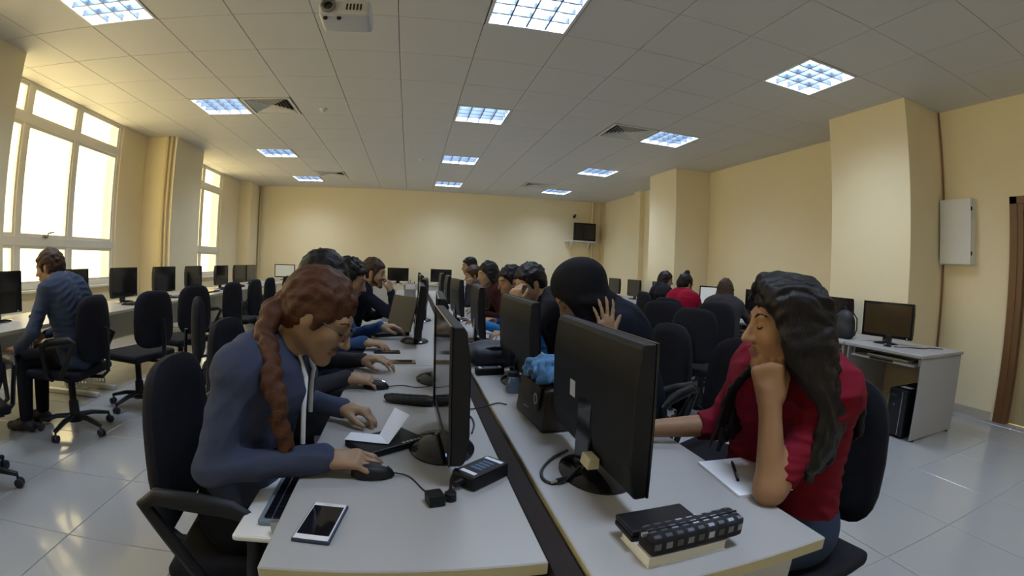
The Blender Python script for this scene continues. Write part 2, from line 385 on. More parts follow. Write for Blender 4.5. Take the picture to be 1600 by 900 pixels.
def person(label, cat, hip, facing, neck, hc, hyaw, hpitch, RH, LH, mats, vox=0.011, hroll=0, hs=0.95, female=False, sleeve=(1.0, 1.0), s=1.0, detail=False, pants=None, hair=None, legs=None, shw=None, group=None, neckline=0.0, fat=1.0):
    """RH/LH: dict(w=wrist, d=dir, n=palm normal, pose, pole or e=elbow). mats: skin, lips, top, pants, shoe"""
    skin, lips, top, pant, shoe = mats
    hip, neck, hc = nv(hip), nv(neck), nv(hc)
    f = nv([math.cos(R_(facing)), math.sin(R_(facing)), 0]); l = nv([-f[1], f[0], 0]); up = nv([0, 0, 1])
    sw = (shw if shw else (0.165 if female else 0.185))*s
    spine = spline([hip, hip+nv([0, 0, 0.17])+0.25*(neck-hip)*nv([1, 1, 0]), neck*0.75+hip*0.25+nv([0, 0, 0.02])-f*0.015, neck], 6)
    B = Vol(vox); T = Vol(vox); Pn = Vol(vox)
    cl = 0.012
    ax = head_axes(hyaw, hpitch, hroll)
    head(B, hc, ax, hs)
    nb = neck+f*0.01
    hb = hc-ax[0]*0.020*hs-ax[2]*0.055*hs
    B.cone(hb, nb, (0.048 if female else 0.056)*s, (0.056 if female else 0.066)*s, 0.03)
    # torso
    wdt = [0.085, 0.075, 0.070, 0.080, 0.085, 0.075, 0.045]; rad = [0.105, 0.098, 0.095, 0.098, 0.098, 0.085, 0.060]
    if not female: wdt = [w*1.08 for w in wdt]; rad = [r*1.05 for r in rad]
    for V, inf in ((B, 0.0), (T, cl)):
        for i in range(6):
            for e in (-1, 1):
                V.cone(spine[i]+l*e*wdt[i]*s, spine[i+1]+l*e*wdt[i+1]*s, (rad[i]*fat+inf)*s, (rad[i+1]*fat+inf)*s, 0.05)
        if female:
            for e in (-1, 1): V.ell(spine[4]+f*0.075*s+l*e*0.07*s, nv([0.06, 0.06, 0.065])*s+inf, None, 0.05)
    cuffs = []
    for side, e, H in (('R', -1, RH), ('L', 1, LH)):
        S = H.get('s'); S = nv(S) if S is not None else neck+l*e*sw-up*0.045*s+f*0.01
        w = nv(H['w'])
        E = nv(H['e']) if 'e' in H else ik(S, w, 0.285*s, 0.255*s, H.get('pole', (0, 0, -1)))
        d = unit(H.get('d', w-E))
        B.cone(neck-up*0.02, S, 0.055*s, 0.052*s, 0.04); T.cone(neck-up*0.03, S, 0.050*s+cl, 0.054*s+cl, 0.05)
        B.cone(S, E, 0.050*s, 0.038*s, 0.03); B.cone(E, w, 0.037*s, 0.025*s, 0.02)
        r1, r2 = (0.058, 0.049) if not female else (0.054, 0.045)
        cut = sleeve[0] if side == 'R' else sleeve[1]
        T.cone(S, E if cut >= 0 else S+(E-S)*(1+cut), r1*s, r2*s, 0.014 if detail else 0.03)
        if cut < 0.5:
            en = S+(E-S)*(1+cut) if cut < 0 else E+(w-E)*cut; dd = unit(E-S) if cut < 0 else unit(w-E)
            cuffs.append(en+dd*0.078)
        if cut > 0.02:
            T.cone(E, E+(w-E)*cut, r2*s, (0.036+0.010*(1-cut))*s, 0.02)
            if cut > 0.9: T.cone(E+(w-E)*(cut-0.06), E+(w-E)*cut, 0.036*s, 0.037*s, 0.004)
        hand(B, w, d, H['n'], e, H.get('pose', 'relax'), s*(0.95 if female else 1.03))
    # legs
    shoes = []
    for e in (-1, 1):
        h = hip+l*e*0.09*s
        k_, a_ = (legs[0] if e < 0 else legs[1]) if legs else (hip+f*0.42*s+l*e*0.11*s, hip+f*0.46*s+l*e*0.11*s)
        k_ = nv([k_[0], k_[1], max(hip[2]-0.03, 0.48)]) if len(k_) < 3 or not legs else nv(k_); a_ = nv([a_[0], a_[1], 0.09])
        for V, inf in ((B, 0.0), (Pn, 0.010)):
            V.cone(h, k_, 0.080*s+inf, 0.056*s+inf, 0.04); V.cone(k_, a_+up*0.02, 0.054*s+inf, 0.038*s+inf*1.2, 0.03)
        toe = a_+f*0.15*s; toe[2] = 0.035
        B.cone(a_-up*0.04, toe, 0.03*s, 0.022*s, 0.02)
        heel = a_-f*0.035*s; heel[2] = 0.042
        Sh = Vol(vox); shoes.append(Sh)
        Sh.cone(heel, a_+f*0.06*s-up*0.035, 0.040*s, 0.042*s, 0.02); Sh.cone(a_+f*0.05*s-up*0.045, toe, 0.042*s, 0.034*s, 0.02); Sh.cone(a_-up*0.02, a_+up*0.02, 0.042*s, 0.044*s, 0.02)
    Pn.cone(hip-l*0.09*s, hip+l*0.09*s, 0.108*s, 0.108*s, 0.05); Pn.cone(hip+up*0.05-l*0.06*s, hip+up*0.05+l*0.06*s, 0.108*s, 0.108*s, 0.05)
    B.floor_cut(0.004)
    org = (float(hip[0]), float(hip[1]), 0.0)
    body = vol_obj(B, 'person', [skin, lips], org)
    tag(body, label, cat, group)
    for q_ in cuffs: T.cut(q_, (0.075, 0.075, 0.075), None, 0.003)
    vol_obj(T, 'top', top, org, body, rid=(len(label), 0.0048 if detail else 0.005), smooth_it=3 if detail else 1)
    vol_obj(Pn, 'trousers', pant, org, body)
    for Sh in shoes: Sh.floor_cut(0.0); vol_obj(Sh, 'shoe', shoe, org, body)
    F, Lx, U = ax
    def q(a, b, d): return tuple(hc+(F*a+Lx*b+U*d)*hs-nv(org))
    for e in (-1, 1):
        MB().tube([q(0.0915, e*0.014, 0.022), q(0.0905, e*0.028, 0.030), q(0.083, e*0.044, 0.030), q(0.074, e*0.054, 0.024)], [0.0028, 0.0036, 0.003, 0.0015], 6).obj('eyebrow', hair[1] if hair and hair[2:3] != ('headscarf',) else M_HAIR, body, smooth=True)
        MB().tube([q(0.0885, e*0.018, -0.003), q(0.0905, e*0.027, -0.0065), q(0.0895, e*0.036, -0.0065), q(0.084, e*0.045, -0.002)], [0.0012, 0.0022, 0.0022, 0.001], 6).obj('eyelash', M_HAIR, body, smooth=True)
    if hair:
        hv = Vol(hair[3] if len(hair) > 3 else vox*0.75); hair[0](hv, hc, ax, hs, neck, l, f)
        nm = hair[2] if len(hair) > 2 and hair[2] else 'hair'
        vol_obj(hv, nm, hair[1], org, body, smooth_it=0 if detail else 1, rid=None if nm == 'headscarf' else (ax, hc, len(label), 260.0, 0.0017 if detail else 0.0016))
    return body, org, ax
# hair shapes ------------------------------------------------------
def cap(v, c, ax, s, low=0.0, thick=0.0, fringe=0.0):
    f, l, u = ax; A = np.array([f, l, u])
    def p(a, b, d): return c+(f*a+l*b+u*d)*s
    v.ell(p(-0.020, 0, 0.036), nv([0.102+thick, 0.084+thick, 0.094+thick])*s, A, 0.02)
    v.ell(p(-0.050, 0, -0.015+low*0.5), nv([0.066+thick, 0.076+thick, 0.072-low])*s, A, 0.03)
    v.cut(p(0.098, 0, -0.052+fringe), nv([0.098, 0.105, 0.108])*s, A, 0.012)
    v.cut(p(0.016, 0, -0.098), nv([0.052, 0.12, 0.070])*s, A, 0.012)
    for e in (-1, 1): v.cone(p(0.030, e*0.072, 0.02), p(0.020, e*0.071, -0.022), 0.012*s, 0.007*s, 0.012)
def tufts(v, c, ax, s, n, r, rng, h=0.02, back=1.0):
    f, l, u = ax
    for i in range(n):
        a = rng.uniform(0, 2*math.pi); e = rng.uniform(0.25, 1.35)
        d = unit(f*math.cos(a)*math.cos(e)-f*0.35*back+l*math.sin(a)*math.cos(e)+u*math.sin(e))
        b = c+(f*-0.018+u*0.036)*s+(f*(d@f)*0.098+l*(d@l)*0.080+u*(d@u)*0.090)*s
        t = unit(d+0.8*(f*rng.uniform(-1, 1)+l*rng.uniform(-1, 1)))
        v.cone(b, b+t*h, r, r*0.4, 0.008)
def ears_clear(v, c, ax, s):
    F, L, U = ax; A = np.array([F, L, U])
    for e in (-1, 1): v.cut(c+(F*-0.004+L*e*0.092-U*0.010)*s, nv([0.025, 0.030, 0.036])*s, A, 0.006)
def hair_short(thick=0.0, seed=1, n=90, fringe=0.0, low=0.0, beard=False):
    def fn(v, c, ax, s, neck, l, f):
        cap(v, c, ax, s, low, thick, fringe); tufts(v, c, ax, s, n, 0.0085, random.Random(seed), 0.016); ears_clear(v, c, ax, s)
        rg = random.Random(seed+50); F, L, U = ax
        for i in range(22):      # uneven hairline over the forehead
            b = -0.058+0.116*i/21; st = c+(F*(0.066-3.2*b*b)+L*b+U*(0.086-4.0*b*b))*s
            v.cone(st, st+(F*0.016-U*rg.uniform(0.004, 0.020)+L*rg.uniform(-0.012, 0.012))*s, 0.0085, 0.004, 0.006)
        if beard:
            F, L, U = ax
            def p(a, b, d): return c+(F*a+L*b+U*d)*s
            for e in (-1, 1):
                v.cone(p(0.0, e*0.070, -0.02), p(0.03, e*0.058, -0.075), 0.009, 0.014, 0.01); v.cone(p(0.03, e*0.056, -0.075), p(0.082, 0, -0.112), 0.014, 0.014, 0.01)
    return fn
def hair_bun(seed=2):
    def fn(v, c, ax, s, neck, l, f):
        cap(v, c, ax, s, 0.0, 0.004); F, L, U = ax
        v.ell(c-F*0.03*s+U*0.145*s, nv([0.036, 0.040, 0.034])*s, None, 0.02); tufts(v, c, ax, s, 14, 0.010, random.Random(seed))
    return fn
def hair_long(end=0.25, seed=3, width=1.0, n=26, front=True, thick=0.006):
    """loose hair falling from the crown over back and shoulders"""
    def fn(v, c, ax, s, neck, l, f):
        cap(v, c, ax, s, 0.0, thick); F, L, U = ax; rng = random.Random(seed)
        def p(a, b, d): return c+(F*a+L*b+U*d)*s
        for i in range(n):
            e = -1+2*i/(n-1)                       # side to side round the back
            an = e*math.radians(112)
            st = p(-0.02-0.085*math.cos(an), 0.078*math.sin(an), 0.045)
            m1 = p(-0.02-0.100*math.cos(an), 0.094*math.sin(an)*width, -0.045)
            d = -unit(F*nv([1, 1, 0])+1e-6)
            bk = neck+d*0.075*max(math.cos(an), -0.3)+L*0.115*math.sin(an)*width-nv([0, 0, 0.02])
            en = bk+nv([0, 0, -end*rng.uniform(0.85, 1.1)])+d*0.02*math.cos(an)+L*0.02*math.sin(an)
            strand(v, [p(-0.02, 0.02*math.sin(an), 0.125), st, m1, bk, en], 0.014, 0.007, 9, 0.010)
    return fn
def scarf(c_end=0.2):
    def fn(v, c, ax, s, neck, l, f):
        F, L, U = ax; A = np.array([F, L, U])
        def p(a, b, d): return c+(F*a+L*b+U*d)*s
        v.ell(p(-0.025, 0, 0.040), nv([0.120, 0.102, 0.112])*s, A, 0.03)
        v.ell(p(-0.070, 0, 0.020), nv([0.100, 0.094, 0.095])*s, A, 0.04)
        v.ell(p(-0.01, 0, -0.050), nv([0.080, 0.088, 0.080])*s, A, 0.04)
        v.cone(p(-0.03, 0, -0.06), neck-nv([0, 0, 0.02]), 0.090*s, 0.105, 0.05)
        for e in (-1, 1):
            v.cone(p(0.045, e*0.066, 0.02), p(0.052, e*0.045, -0.085), 0.022*s, 0.024*s, 0.03)
            v.cone(neck+l*e*0.05, neck+l*e*0.10+f*0.02-nv([0, 0, 0.05]), 0.070, 0.060, 0.05)
        v.cone(p(0.05, -0.04, -0.105), p(0.05, 0.04, -0.105), 0.026*s, 0.026*s, 0.03)
        v.cone(neck+f*0.06, neck+f*0.09-nv([0, 0, 0.13]), 0.075, 0.06, 0.05)
        v.cut(p(0.125, 0, -0.022), nv([0.075, 0.056, 0.088])*s, A, 0.012)
        rng = random.Random(5)
        for i in range(6):      # folds round the neck
            a = i/5*2-1
            strand(v, [p(0.02, a*0.09, -0.02), p(-0.05, a*0.10, -0.09), neck+l*a*0.11-nv([0, 0, 0.03])], 0.016, 0.014, 6, 0.02)
    return fn
# ------------------------------------------------------------------ room shell
XL, XR, YB, YF = -4.43, 5.15, 12.3, -1.3
# floor: a slab with separate glossy tiles on it
fl = struct(MB().box(XL-0.3, XR+0.3, YF-0.3, YB+0.3, -0.08, -0.004).obj('floor', M_GROUT))
FP = 0.6
tile_cells = []
i0 = int(math.floor((XL+0.98)/FP)); i1 = int(math.ceil((XR+0.98)/FP))
j0 = int(math.floor((YF-1.70)/FP)); j1 = int(math.ceil((YB-1.70)/FP))
for i in range(i0, i1):
    for j in range(j0, j1):
        x0, x1 = max(XL, -0.98+i*FP), min(XR, -0.98+(i+1)*FP); y0, y1 = max(YF, 1.70+j*FP), min(YB, 1.70+(j+1)*FP)
        if x1-x0 > 0.02 and y1-y0 > 0.02: tile_cells.append((math.hypot((x0+x1)/2, (y0+y1)/2-0.8) + (2.5 if y1 < 0.3 else 0), x0, x1, y0, y1))
tile_cells.sort()
def tile_mesh(w, d, cache={}):
    k = (round(w, 4), round(d, 4))
    if k not in cache:
        b = 0.003; w2, d2 = w/2-0.0015, d/2-0.0015
        mb = MB().add([(-w2,-d2,-0.004),(w2,-d2,-0.004),(w2,d2,-0.004),(-w2,d2,-0.004),(-w2+b,-d2+b,0),(w2-b,-d2+b,0),(w2-b,d2-b,0),(-w2+b,d2-b,0)],
                      [(4,5,6,7),(0,1,5,4),(1,2,6,5),(2,3,7,6),(3,0,4,7)])
        cache[k] = mb.mesh('tile', M_FLOOR)
    return cache[k]
rest = MB()
for n, (_, x0, x1, y0, y1) in enumerate(tile_cells):
    if n < 290: link('tile', tile_mesh(x1-x0, y1-y0), fl, ((x0+x1)/2, (y0+y1)/2, 0))
    else: rest.box(x0+0.0015, x1-0.0015, y0+0.0015, y1-0.0015, -0.004, 0)
tag(rest.obj('far_tiles', M_FLOOR, fl), kind='stuff')

# ceiling grid
GX0, GPX, GY0, GPY = -3.505, 0.655, 2.723, 0.664
LAMPS = [(k, r) for k in (1, 6, 10) for r in (0, 4, 8, 12, -4)]
VENTS = [(2, 4), (9, 4), (2, 11), (9, 11)]
ce = struct(MB().box(XL-0.3, XR+0.3, YF-0.3, YB+0.3, ZC+0.16, ZC+0.24).obj('ceiling', M_CEIL))
def ctile_mesh(w, d, cache={}):
    k = (round(w, 4), round(d, 4))
    if k not in cache:
        g, b = 0.0028, 0.0025; w2, d2 = w/2-g, d/2-g
        mb = MB().add([(-w2,-d2,0.02),(w2,-d2,0.02),(w2,d2,0.02),(-w2,d2,0.02),(-w2,-d2,b),(w2,-d2,b),(w2,d2,b),(-w2,d2,b),(-w2+b,-d2+b,0),(w2-b,-d2+b,0),(w2-b,d2-b,0),(-w2+b,d2-b,0)],
                      [(0,1,2,3),(11,10,9,8),(0,4,5,1),(1,5,6,2),(2,6,7,3),(3,7,4,0),(4,8,9,5),(5,9,10,6),(6,10,11,7),(7,11,8,4)])
        cache[k] = mb.mesh('tile', M_CEIL)
    return cache[k]
nct = 0
backing = MB()
for k in range(-2, 14):
    for r in range(-7, 15):
        x0, x1 = max(XL, GX0+GPX*k), min(XR, GX0+GPX*(k+1)); y0, y1 = max(YF, GY0+GPY*r), min(YB, GY0+GPY*(r+1))
        if x1-x0 < 0.03 or y1-y0 < 0.03 or (k, r) in LAMPS or (k, r) in VENTS: continue
        link('tile', ctile_mesh(x1-x0, y1-y0), ce, ((x0+x1)/2, (y0+y1)/2, ZC)); nct += 1
        backing.box(x0, x1, y0, y1, ZC+0.021, ZC+0.024)
backing.obj('grid_backing', mat('grid_backing_metal', (0.55, 0.53, 0.49), 0.8, var=0.05), ce)  # pale grey backing, visible through the tile joints

# walls
wt = 0.25
WIN = [(0.0, 2.6, (0.0, 0.86, 1.73, 2.6)), (3.5, 6.44, (3.5, 4.46, 5.41, 6.44)), (8.6, 10.52, (8.6, 9.55, 10.52))]
SILL = 0.82
wl = MB(); prev = YF-wt
for (a, b, _) in WIN:
    wl.box(XL-wt, XL, prev, a, -0.08, ZC+0.16); wl.box(XL-wt, XL, a, b, -0.08, SILL); prev = b
wl.box(XL-wt, XL, prev, YB+wt, -0.08, ZC+0.16)
struct(wl.obj('wall_left', M_WALL))
struct(MB().box(XL, XR, YB, YB+wt, -0.08, ZC+0.16).obj('wall_back', M_WALL))
struct(MB().box(XL, XR, YF-wt, YF, -0.08, ZC+0.16).obj('wall_front', M_WALL))
DY0, DY1, DZ = 0.98, 1.90, 2.06
struct(MB().box(XR, XR+wt, YF-wt, DY0, -0.08, ZC+0.16).box(XR, XR+wt, DY1, YB+wt, -0.08, ZC+0.16).box(XR, XR+wt, DY0, DY1, DZ, ZC+0.16).obj('wall_right', M_WALL))
# piers and columns
struct(MB().box(XL, -3.88, 2.66, 3.71, 0, ZC+0.1).obj('wall_pier_1', M_WALL, bevel=0.006))
struct(MB().box(XL, -3.88, 7.16, 8.22, 0, ZC+0.1).obj('wall_pier_2', M_WALL, bevel=0.006))
struct(MB().box(XL, -4.10, 11.62, YB, 0, ZC+0.1).obj('wall_pier_3', M_WALL, bevel=0.006))
struct(MB().box(4.46, XR, 2.73, 3.78, 0, ZC+0.1).obj('wall_column_1', M_WALL, bevel=0.006))
struct(MB().box(4.42, XR, 7.22, 8.20, 0, ZC+0.1).obj('wall_column_2', M_WALL, bevel=0.006))
struct(MB().box(5.03, XR, 9.8, 10.1, 0, ZC+0.1).obj('wall_pilaster_1', M_WALL, bevel=0.006))
# skirting on the right wall
sk = MB().box(XR-0.012, XR, DY1+0.1, 2.73, 0, 0.08).box(XR-0.012, XR, 3.78, 7.22, 0, 0.08)
struct(sk.obj('baseboard_right', mat('grey_skirting', (0.5, 0.47, 0.4), 0.4, var=0.05)))
# pipes
def pipe(name, x, y, r, n):
    o = MB().tube([(x, y, 0.0), (x, y, 1.0), (x, y, 2.0), (x, y, ZC+0.05)], r, 10).obj(name, M_PIPE, smooth=True); struct(o); return o
pipe('trim_1', -4.02, 7.11, 0.022, 0); pipe('trim_2', -3.95, 7.12, 0.022, 0); pipe('trim_3', -4.05, 12.26, 0.03, 0); pipe('trim_4', 4.82, 12.24, 0.04, 0); 
struct(MB().box(XR-0.07, XR, 12.12, 12.3, 0, ZC+0.05).obj('trim_5', M_PIPE))
struct(MB().tube([(5.135, 2.712, 0.4), (5.135, 2.712, ZC)], 0.009, 8).obj('trim_6', mat('rusty_conduit', (0.30, 0.13, 0.07), 0.6, var=0.2)))
# windows
def window(n, a, b, mull):
    f = MB(); D = XL-0.09; D2 = XL-0.02     # frame depth
    lev = [SILL, 1.36, 2.68, ZC]
    for i, y in enumerate(mull):
        w = 0.04
        y0, y1 = y-w, y+w
        if i == 0: y0, y1 = y, y+0.06
        if i == len(mull)-1: y0, y1 = y-0.06, y
        f.box(D, D2, y0, y1, SILL, ZC+0.1)
    fr = struct(f.obj('window_%d' % n, M_ALU, bevel=0.004))
    for lz, h in ((SILL+0.03, 0.03), (1.36, 0.05), (2.68, 0.045), (ZC+0.03, 0.05)):
        MB().box(D+0.002, D2+0.006, a+0.001, b-0.001, lz-h, lz+h).obj('transom', M_ALU, fr, bevel=0.004)
    for i in range(len(mull)-1):
        y0 = mull[i]+(0.06 if i == 0 else 0.04); y1 = mull[i+1]-(0.06 if i == len(mull)-2 else 0.04)
        for (z0, z1) in ((SILL+0.06, 1.31), (1.41, 2.635), (2.725, ZC-0.02)):
            s = 0.035; g = MB()
            for bx in ((y0, y0+s, z0, z1), (y1-s, y1, z0, z1), (y0+s, y1-s, z0, z0+s), (y0+s, y1-s, z1-s, z1)):
                g.box(D+0.012, D2-0.012, *bx)
            so = g.obj('sash', M_ALU, fr)
            MB().box(XL-0.058, XL-0.052, y0+s, y1-s, z0+s, z1-s).obj('pane', M_GLASS, so)
    MB().box(XL-0.09, XL+0.07, a-0.03, b+0.03, SILL-0.03, SILL).obj('window_sill', M_WHITE, fr, bevel=0.006)
    return fr
for n, (a, b, m) in enumerate(WIN): 
    w = window(n+1, a, b, m)
    if n == 1:
        MB().tube([(XL-0.015, 4.93, 1.42), (XL+0.02, 4.93, 1.42), (XL+0.025, 4.95, 1.46), (XL+0.025, 5.05, 1.475)], 0.010, 8).box(XL-0.02, XL+0.004, 4.89, 4.97, 1.405, 1.435).obj('window_handle', mat('grey_handle', (0.2, 0.2, 0.2), 0.4, var=0.05), w)
# door on the right wall
d = struct(MB().box(XR-0.02, XR+0.14, DY0, DY0+0.08, 0, DZ).box(XR-0.02, XR+0.14, DY1-0.08, DY1, 0, DZ).box(XR-0.02, XR+0.14, DY0+0.08, DY1-0.08, DZ-0.08, DZ).obj('door_1', M_DOORF, bevel=0.004))
MB().box(XR-0.03, XR-0.018, DY1-0.02, DY1+0.06, 0, DZ+0.06).box(XR-0.03, XR-0.018, DY0-0.06, DY0+0.02, 0, DZ+0.06).box(XR-0.03, XR-0.018, DY0-0.06, DY1+0.06, DZ-0.01, DZ+0.06).obj('door_casing', M_DOORF, d, bevel=0.003)
MB().box(XR+0.06, XR+0.10, DY0+0.08, DY1-0.08, 0.008, DZ-0.08).obj('door_leaf', M_DOORW, d, bevel=0.003)
MB().box(XR+0.05, XR+0.061, DY0+0.14, DY0+0.18, 0.95, 1.15).tube([(XR+0.05, DY0+0.16, 1.05), (XR+0.005, DY0+0.16, 1.05), (XR+0.005, DY0+0.27, 1.05)], 0.009, 8).obj('door_handle', mat('steel', (0.5, 0.5, 0.5), 0.3, metal=1, var=0.05), d)

# ------------------------------------------------------------------ ceiling lamps with louvres
def make_lamp():
    t = thing('ceiling_lamp', 'x', 'lamp')
    h = 0.32
    f = MB()
    for b in ((-h, h, -h, -h+0.022), (-h, h, h-0.022, h), (-h, -h+0.022, -h+0.022, h-0.022), (h-0.022, h, -h+0.022, h-0.022)): f.box(b[0], b[1], b[2], b[3], -0.006, 0.012)
    f.obj('frame', M_WHITE, t)
    q = MB(); i = h-0.022
    q.add([(-i,-i,0.01),(i,-i,0.01),(i,i,0.01),(-i,i,0.01),(-i,-i,0.12),(i,-i,0.12),(i,i,0.12),(-i,i,0.12)], [(4,5,6,7),(0,4,5,1)[::-1],(1,5,6,2)[::-1],(2,6,7,3)[::-1],(3,7,4,0)[::-1]])
    q.obj('housing', M_WHITE, t)
    for a in (-0.5, 0, 0.5):
        MB().box(-i, i, a*i-0.007, a*i+0.007, 0.004, 0.050).obj('louvre_blade', M_BLADE, t)
        MB().box(a*i-0.006, a*i+0.006, -i, i, 0.003, 0.051).obj('louvre_blade', M_BLADE, t)
    for a in (-0.75, -0.25, 0.25, 0.75):
        MB().tube([(a*i, -i+0.01, 0.085), (a*i, i-0.01, 0.085)], 0.013, 8).obj('tube', M_TUBE, t, smooth=True)
    ld = bpy.data.lights.new('lamp_light', 'AREA'); ld.shape = 'SQUARE'; ld.size = 0.58; ld.energy = LAMP_W; ld.color = LAMP_COL; ld.spread = R_(140)
    lo = bpy.data.objects.new('lamp_light', ld); COL.objects.link(lo); lo.parent = t; lo.location = (0, 0, 0.06)
    return t
lamp0 = make_lamp()
rown = ['first in view', 'second in view', 'third in view', 'nearest the back wall', 'above the camera']
coln = {1: 'window-side row', 6: 'middle row', 10: 'wall-side row'}
for n, (k, r) in enumerate(LAMPS):
    x, y = GX0+GPX*(k+0.5), GY0+GPY*(r+0.5)
    lb = 'square louvred ceiling lamp, %s, %s' % (coln[k], rown[r//4])
    if n == 0: lamp0.location = (x, y, ZC); o = lamp0; o['label'] = lb; o['group'] = 'louvred ceiling lamps'
    else: o = dup(lamp0, (x, y, ZC), 0, lb, 'louvred ceiling lamps')
# ------------------------------------------------------------------ air vents
def make_vent():
    t = thing('air_vent', 'x', 'vent')
    h = 0.31
    MB().box(-h, h, -h, -h+0.03, -0.008, 0.02).box(-h, h, h-0.03, h, -0.008, 0.02).box(-h, -h+0.03, -h+0.03, h-0.03, -0.008, 0.02).box(h-0.03, h, -h+0.03, h-0.03, -0.008, 0.02).obj('frame', M_WHITE, t)
    MB().box(-h+0.03, h-0.03, -h+0.03, h-0.03, 0.06, 0.07).obj('backing', M_DARK, t)
    n = 6
    for j in range(n):
        a = 0.265-j*0.042; b = a-0.030
        for s in range(4):
            m = MB().add([(-a,-a,-0.004),(a,-a,-0.004),(b,-b,0.03),(-b,-b,0.03),(-a,-a,-0.001),(a,-a,-0.001),(b,-b,0.033),(-b,-b,0.033)],
                         [(0,3,2,1),(4,5,6,7),(0,1,5,4),(1,2,6,5),(2,3,7,6),(3,0,4,7)])
            m.xf(Matrix.Rotation(s*math.pi/2, 4, 'Z')); m.obj('slat', M_WHITE, t)
    return t
v0 = make_vent()
vl = ['four-way air vent beside the second window-side ceiling lamp', 'four-way air vent beside the second wall-side ceiling lamp', 'four-way air vent near the far window-side ceiling lamp', 'four-way air vent near the far wall-side ceiling lamp']
for n, (k, r) in enumerate(VENTS):
    x, y = GX0+GPX*(k+0.5), GY0+GPY*(r+0.5)
    if n == 0: v0.location = (x, y, ZC); v0['label'] = vl[0]; v0['group'] = 'ceiling air vents'
    else: dup(v0, (x, y, ZC), 0, vl[n], 'ceiling air vents')
# smoke detectors
for (x, y, lb) in ((-1.22, 5.80, 'small white ceiling detector beside the window-side air vent'), (0.06, 8.50, 'small white ceiling detector before the third middle lamp')):
    t = thing('smoke_detector', lb, 'detector', (x, y, ZC))
    MB().lathe([(0.05, 0), (0.05, -0.015), (0.04, -0.02)], 16).obj('base', M_WHITE, t, smooth=True)
    MB().lathe([(0.032, -0.02), (0.030, -0.04), (0.015, -0.048)], 16).obj('dome', M_WHITE, t, smooth=True)
# projector under the ceiling
pt = thing('projector', 'white ceiling projector with round dark lens at the camera end', 'projector', (-0.50, 2.66, 2.62))
M_PROJ = mat('projector_white', (0.62, 0.62, 0.62), 0.4, var=0.02)
MB().box(-0.14, 0.16, -0.12, 0.12, 0, 0.10).obj('body', M_PROJ, pt, bevel=0.025, seg=3, smooth=True)
lm_ = MB().lathe([(0.046, 0), (0.046, 0.02), (0.036, 0.024), (0.034, 0.008)], 20); lm_.xf(Matrix.Translation((-0.085, -0.117, 0.055)) @ Matrix.Rotation(R_(90), 4, 'X')); lm_.obj('lens_ring', mat('projector_grey', (0.25, 0.24, 0.25), 0.4, var=0.05), pt, smooth=True)
lm_ = MB().lathe([(0.034, 0), (0.02, 0.012), (0.004, 0.016)], 16); lm_.xf(Matrix.Translation((-0.085, -0.117, 0.055)) @ Matrix.Rotation(R_(90), 4, 'X')); lm_.obj('lens', mat('lens_black', (0.01, 0.01, 0.015), 0.1, var=0.1), pt, smooth=True)
for kx in range(5): MB().box(0.02+kx*0.02, 0.03+kx*0.02, -0.1225, -0.119, 0.03, 0.07).obj('vent_slot', M_DARK, pt)
MB().tube([(0, 0, 0.10), (0, 0, 0.30), (0, 0, ZC-2.62)], 0.022, 12).box(-0.07, 0.07, -0.07, 0.07, 0.10, 0.112).lathe([(0.06, ZC-2.62-0.02), (0.06, ZC-2.62)], 16).obj('ceiling_mount', M_PROJ, pt)
MB().lathe([(0.012, -0.012), (0.014, 0.0)], 10, c=(-0.10, -0.08)).obj('foot', M_DARK, pt); MB().lathe([(0.012, -0.012), (0.014, 0.0)], 10, c=(-0.02, -0.08)).obj('foot', M_DARK, pt)
# ------------------------------------------------------------------ furniture materials
M_TOP = mat('pale_laminate', (0.37, 0.365, 0.355), 0.38, var=0.03, scale=8)
M_EDGE = mat('beige_edge_band', (0.50, 0.45, 0.26), 0.5, var=0.04)
M_LEG = mat('white_steel', (0.68, 0.67, 0.62), 0.4, var=0.03)
M_DIV = mat('dark_brown_board', (0.022, 0.016, 0.014), 0.75, var=0.25, scale=9, spec=0.2)
M_PANEL = mat('grey_board', (0.50, 0.50, 0.50), 0.5, var=0.03)
M_BACKB = mat('tan_hardboard', (0.40, 0.30, 0.18), 0.6, var=0.06)
M_BLK = mat('black_plastic', (0.008, 0.008, 0.010), 0.5, var=0.2, spec=0.3)
M_BLKG = mat('glossy_black_plastic', (0.010, 0.010, 0.012), 0.12, var=0.1)
M_FAB = mat('black_upholstery', (0.014, 0.014, 0.019), 0.95, var=0.3, scale=60, bump=0.1, bscale=500, spec=0.2)
M_CASTOR = mat('dark_castor', (0.02, 0.02, 0.03), 0.5, var=0.1)
M_SCR = mat('dark_screen', (0.012, 0.011, 0.011), 0.09, var=0.05)
M_SILV = mat('silver_trim', (0.5, 0.5, 0.52), 0.3, metal=0.8, var=0.05)
M_PAPER = mat('white_paper', (0.78, 0.80, 0.84), 0.8, var=0.02)
M_CABLE = mat('black_cable', (0.012, 0.012, 0.014), 0.5, var=0.1)
TZ = 0.72
ORD = ['first', 'second', 'third', 'fourth', 'fifth', 'sixth', 'seventh', 'eighth', 'ninth', 'tenth']

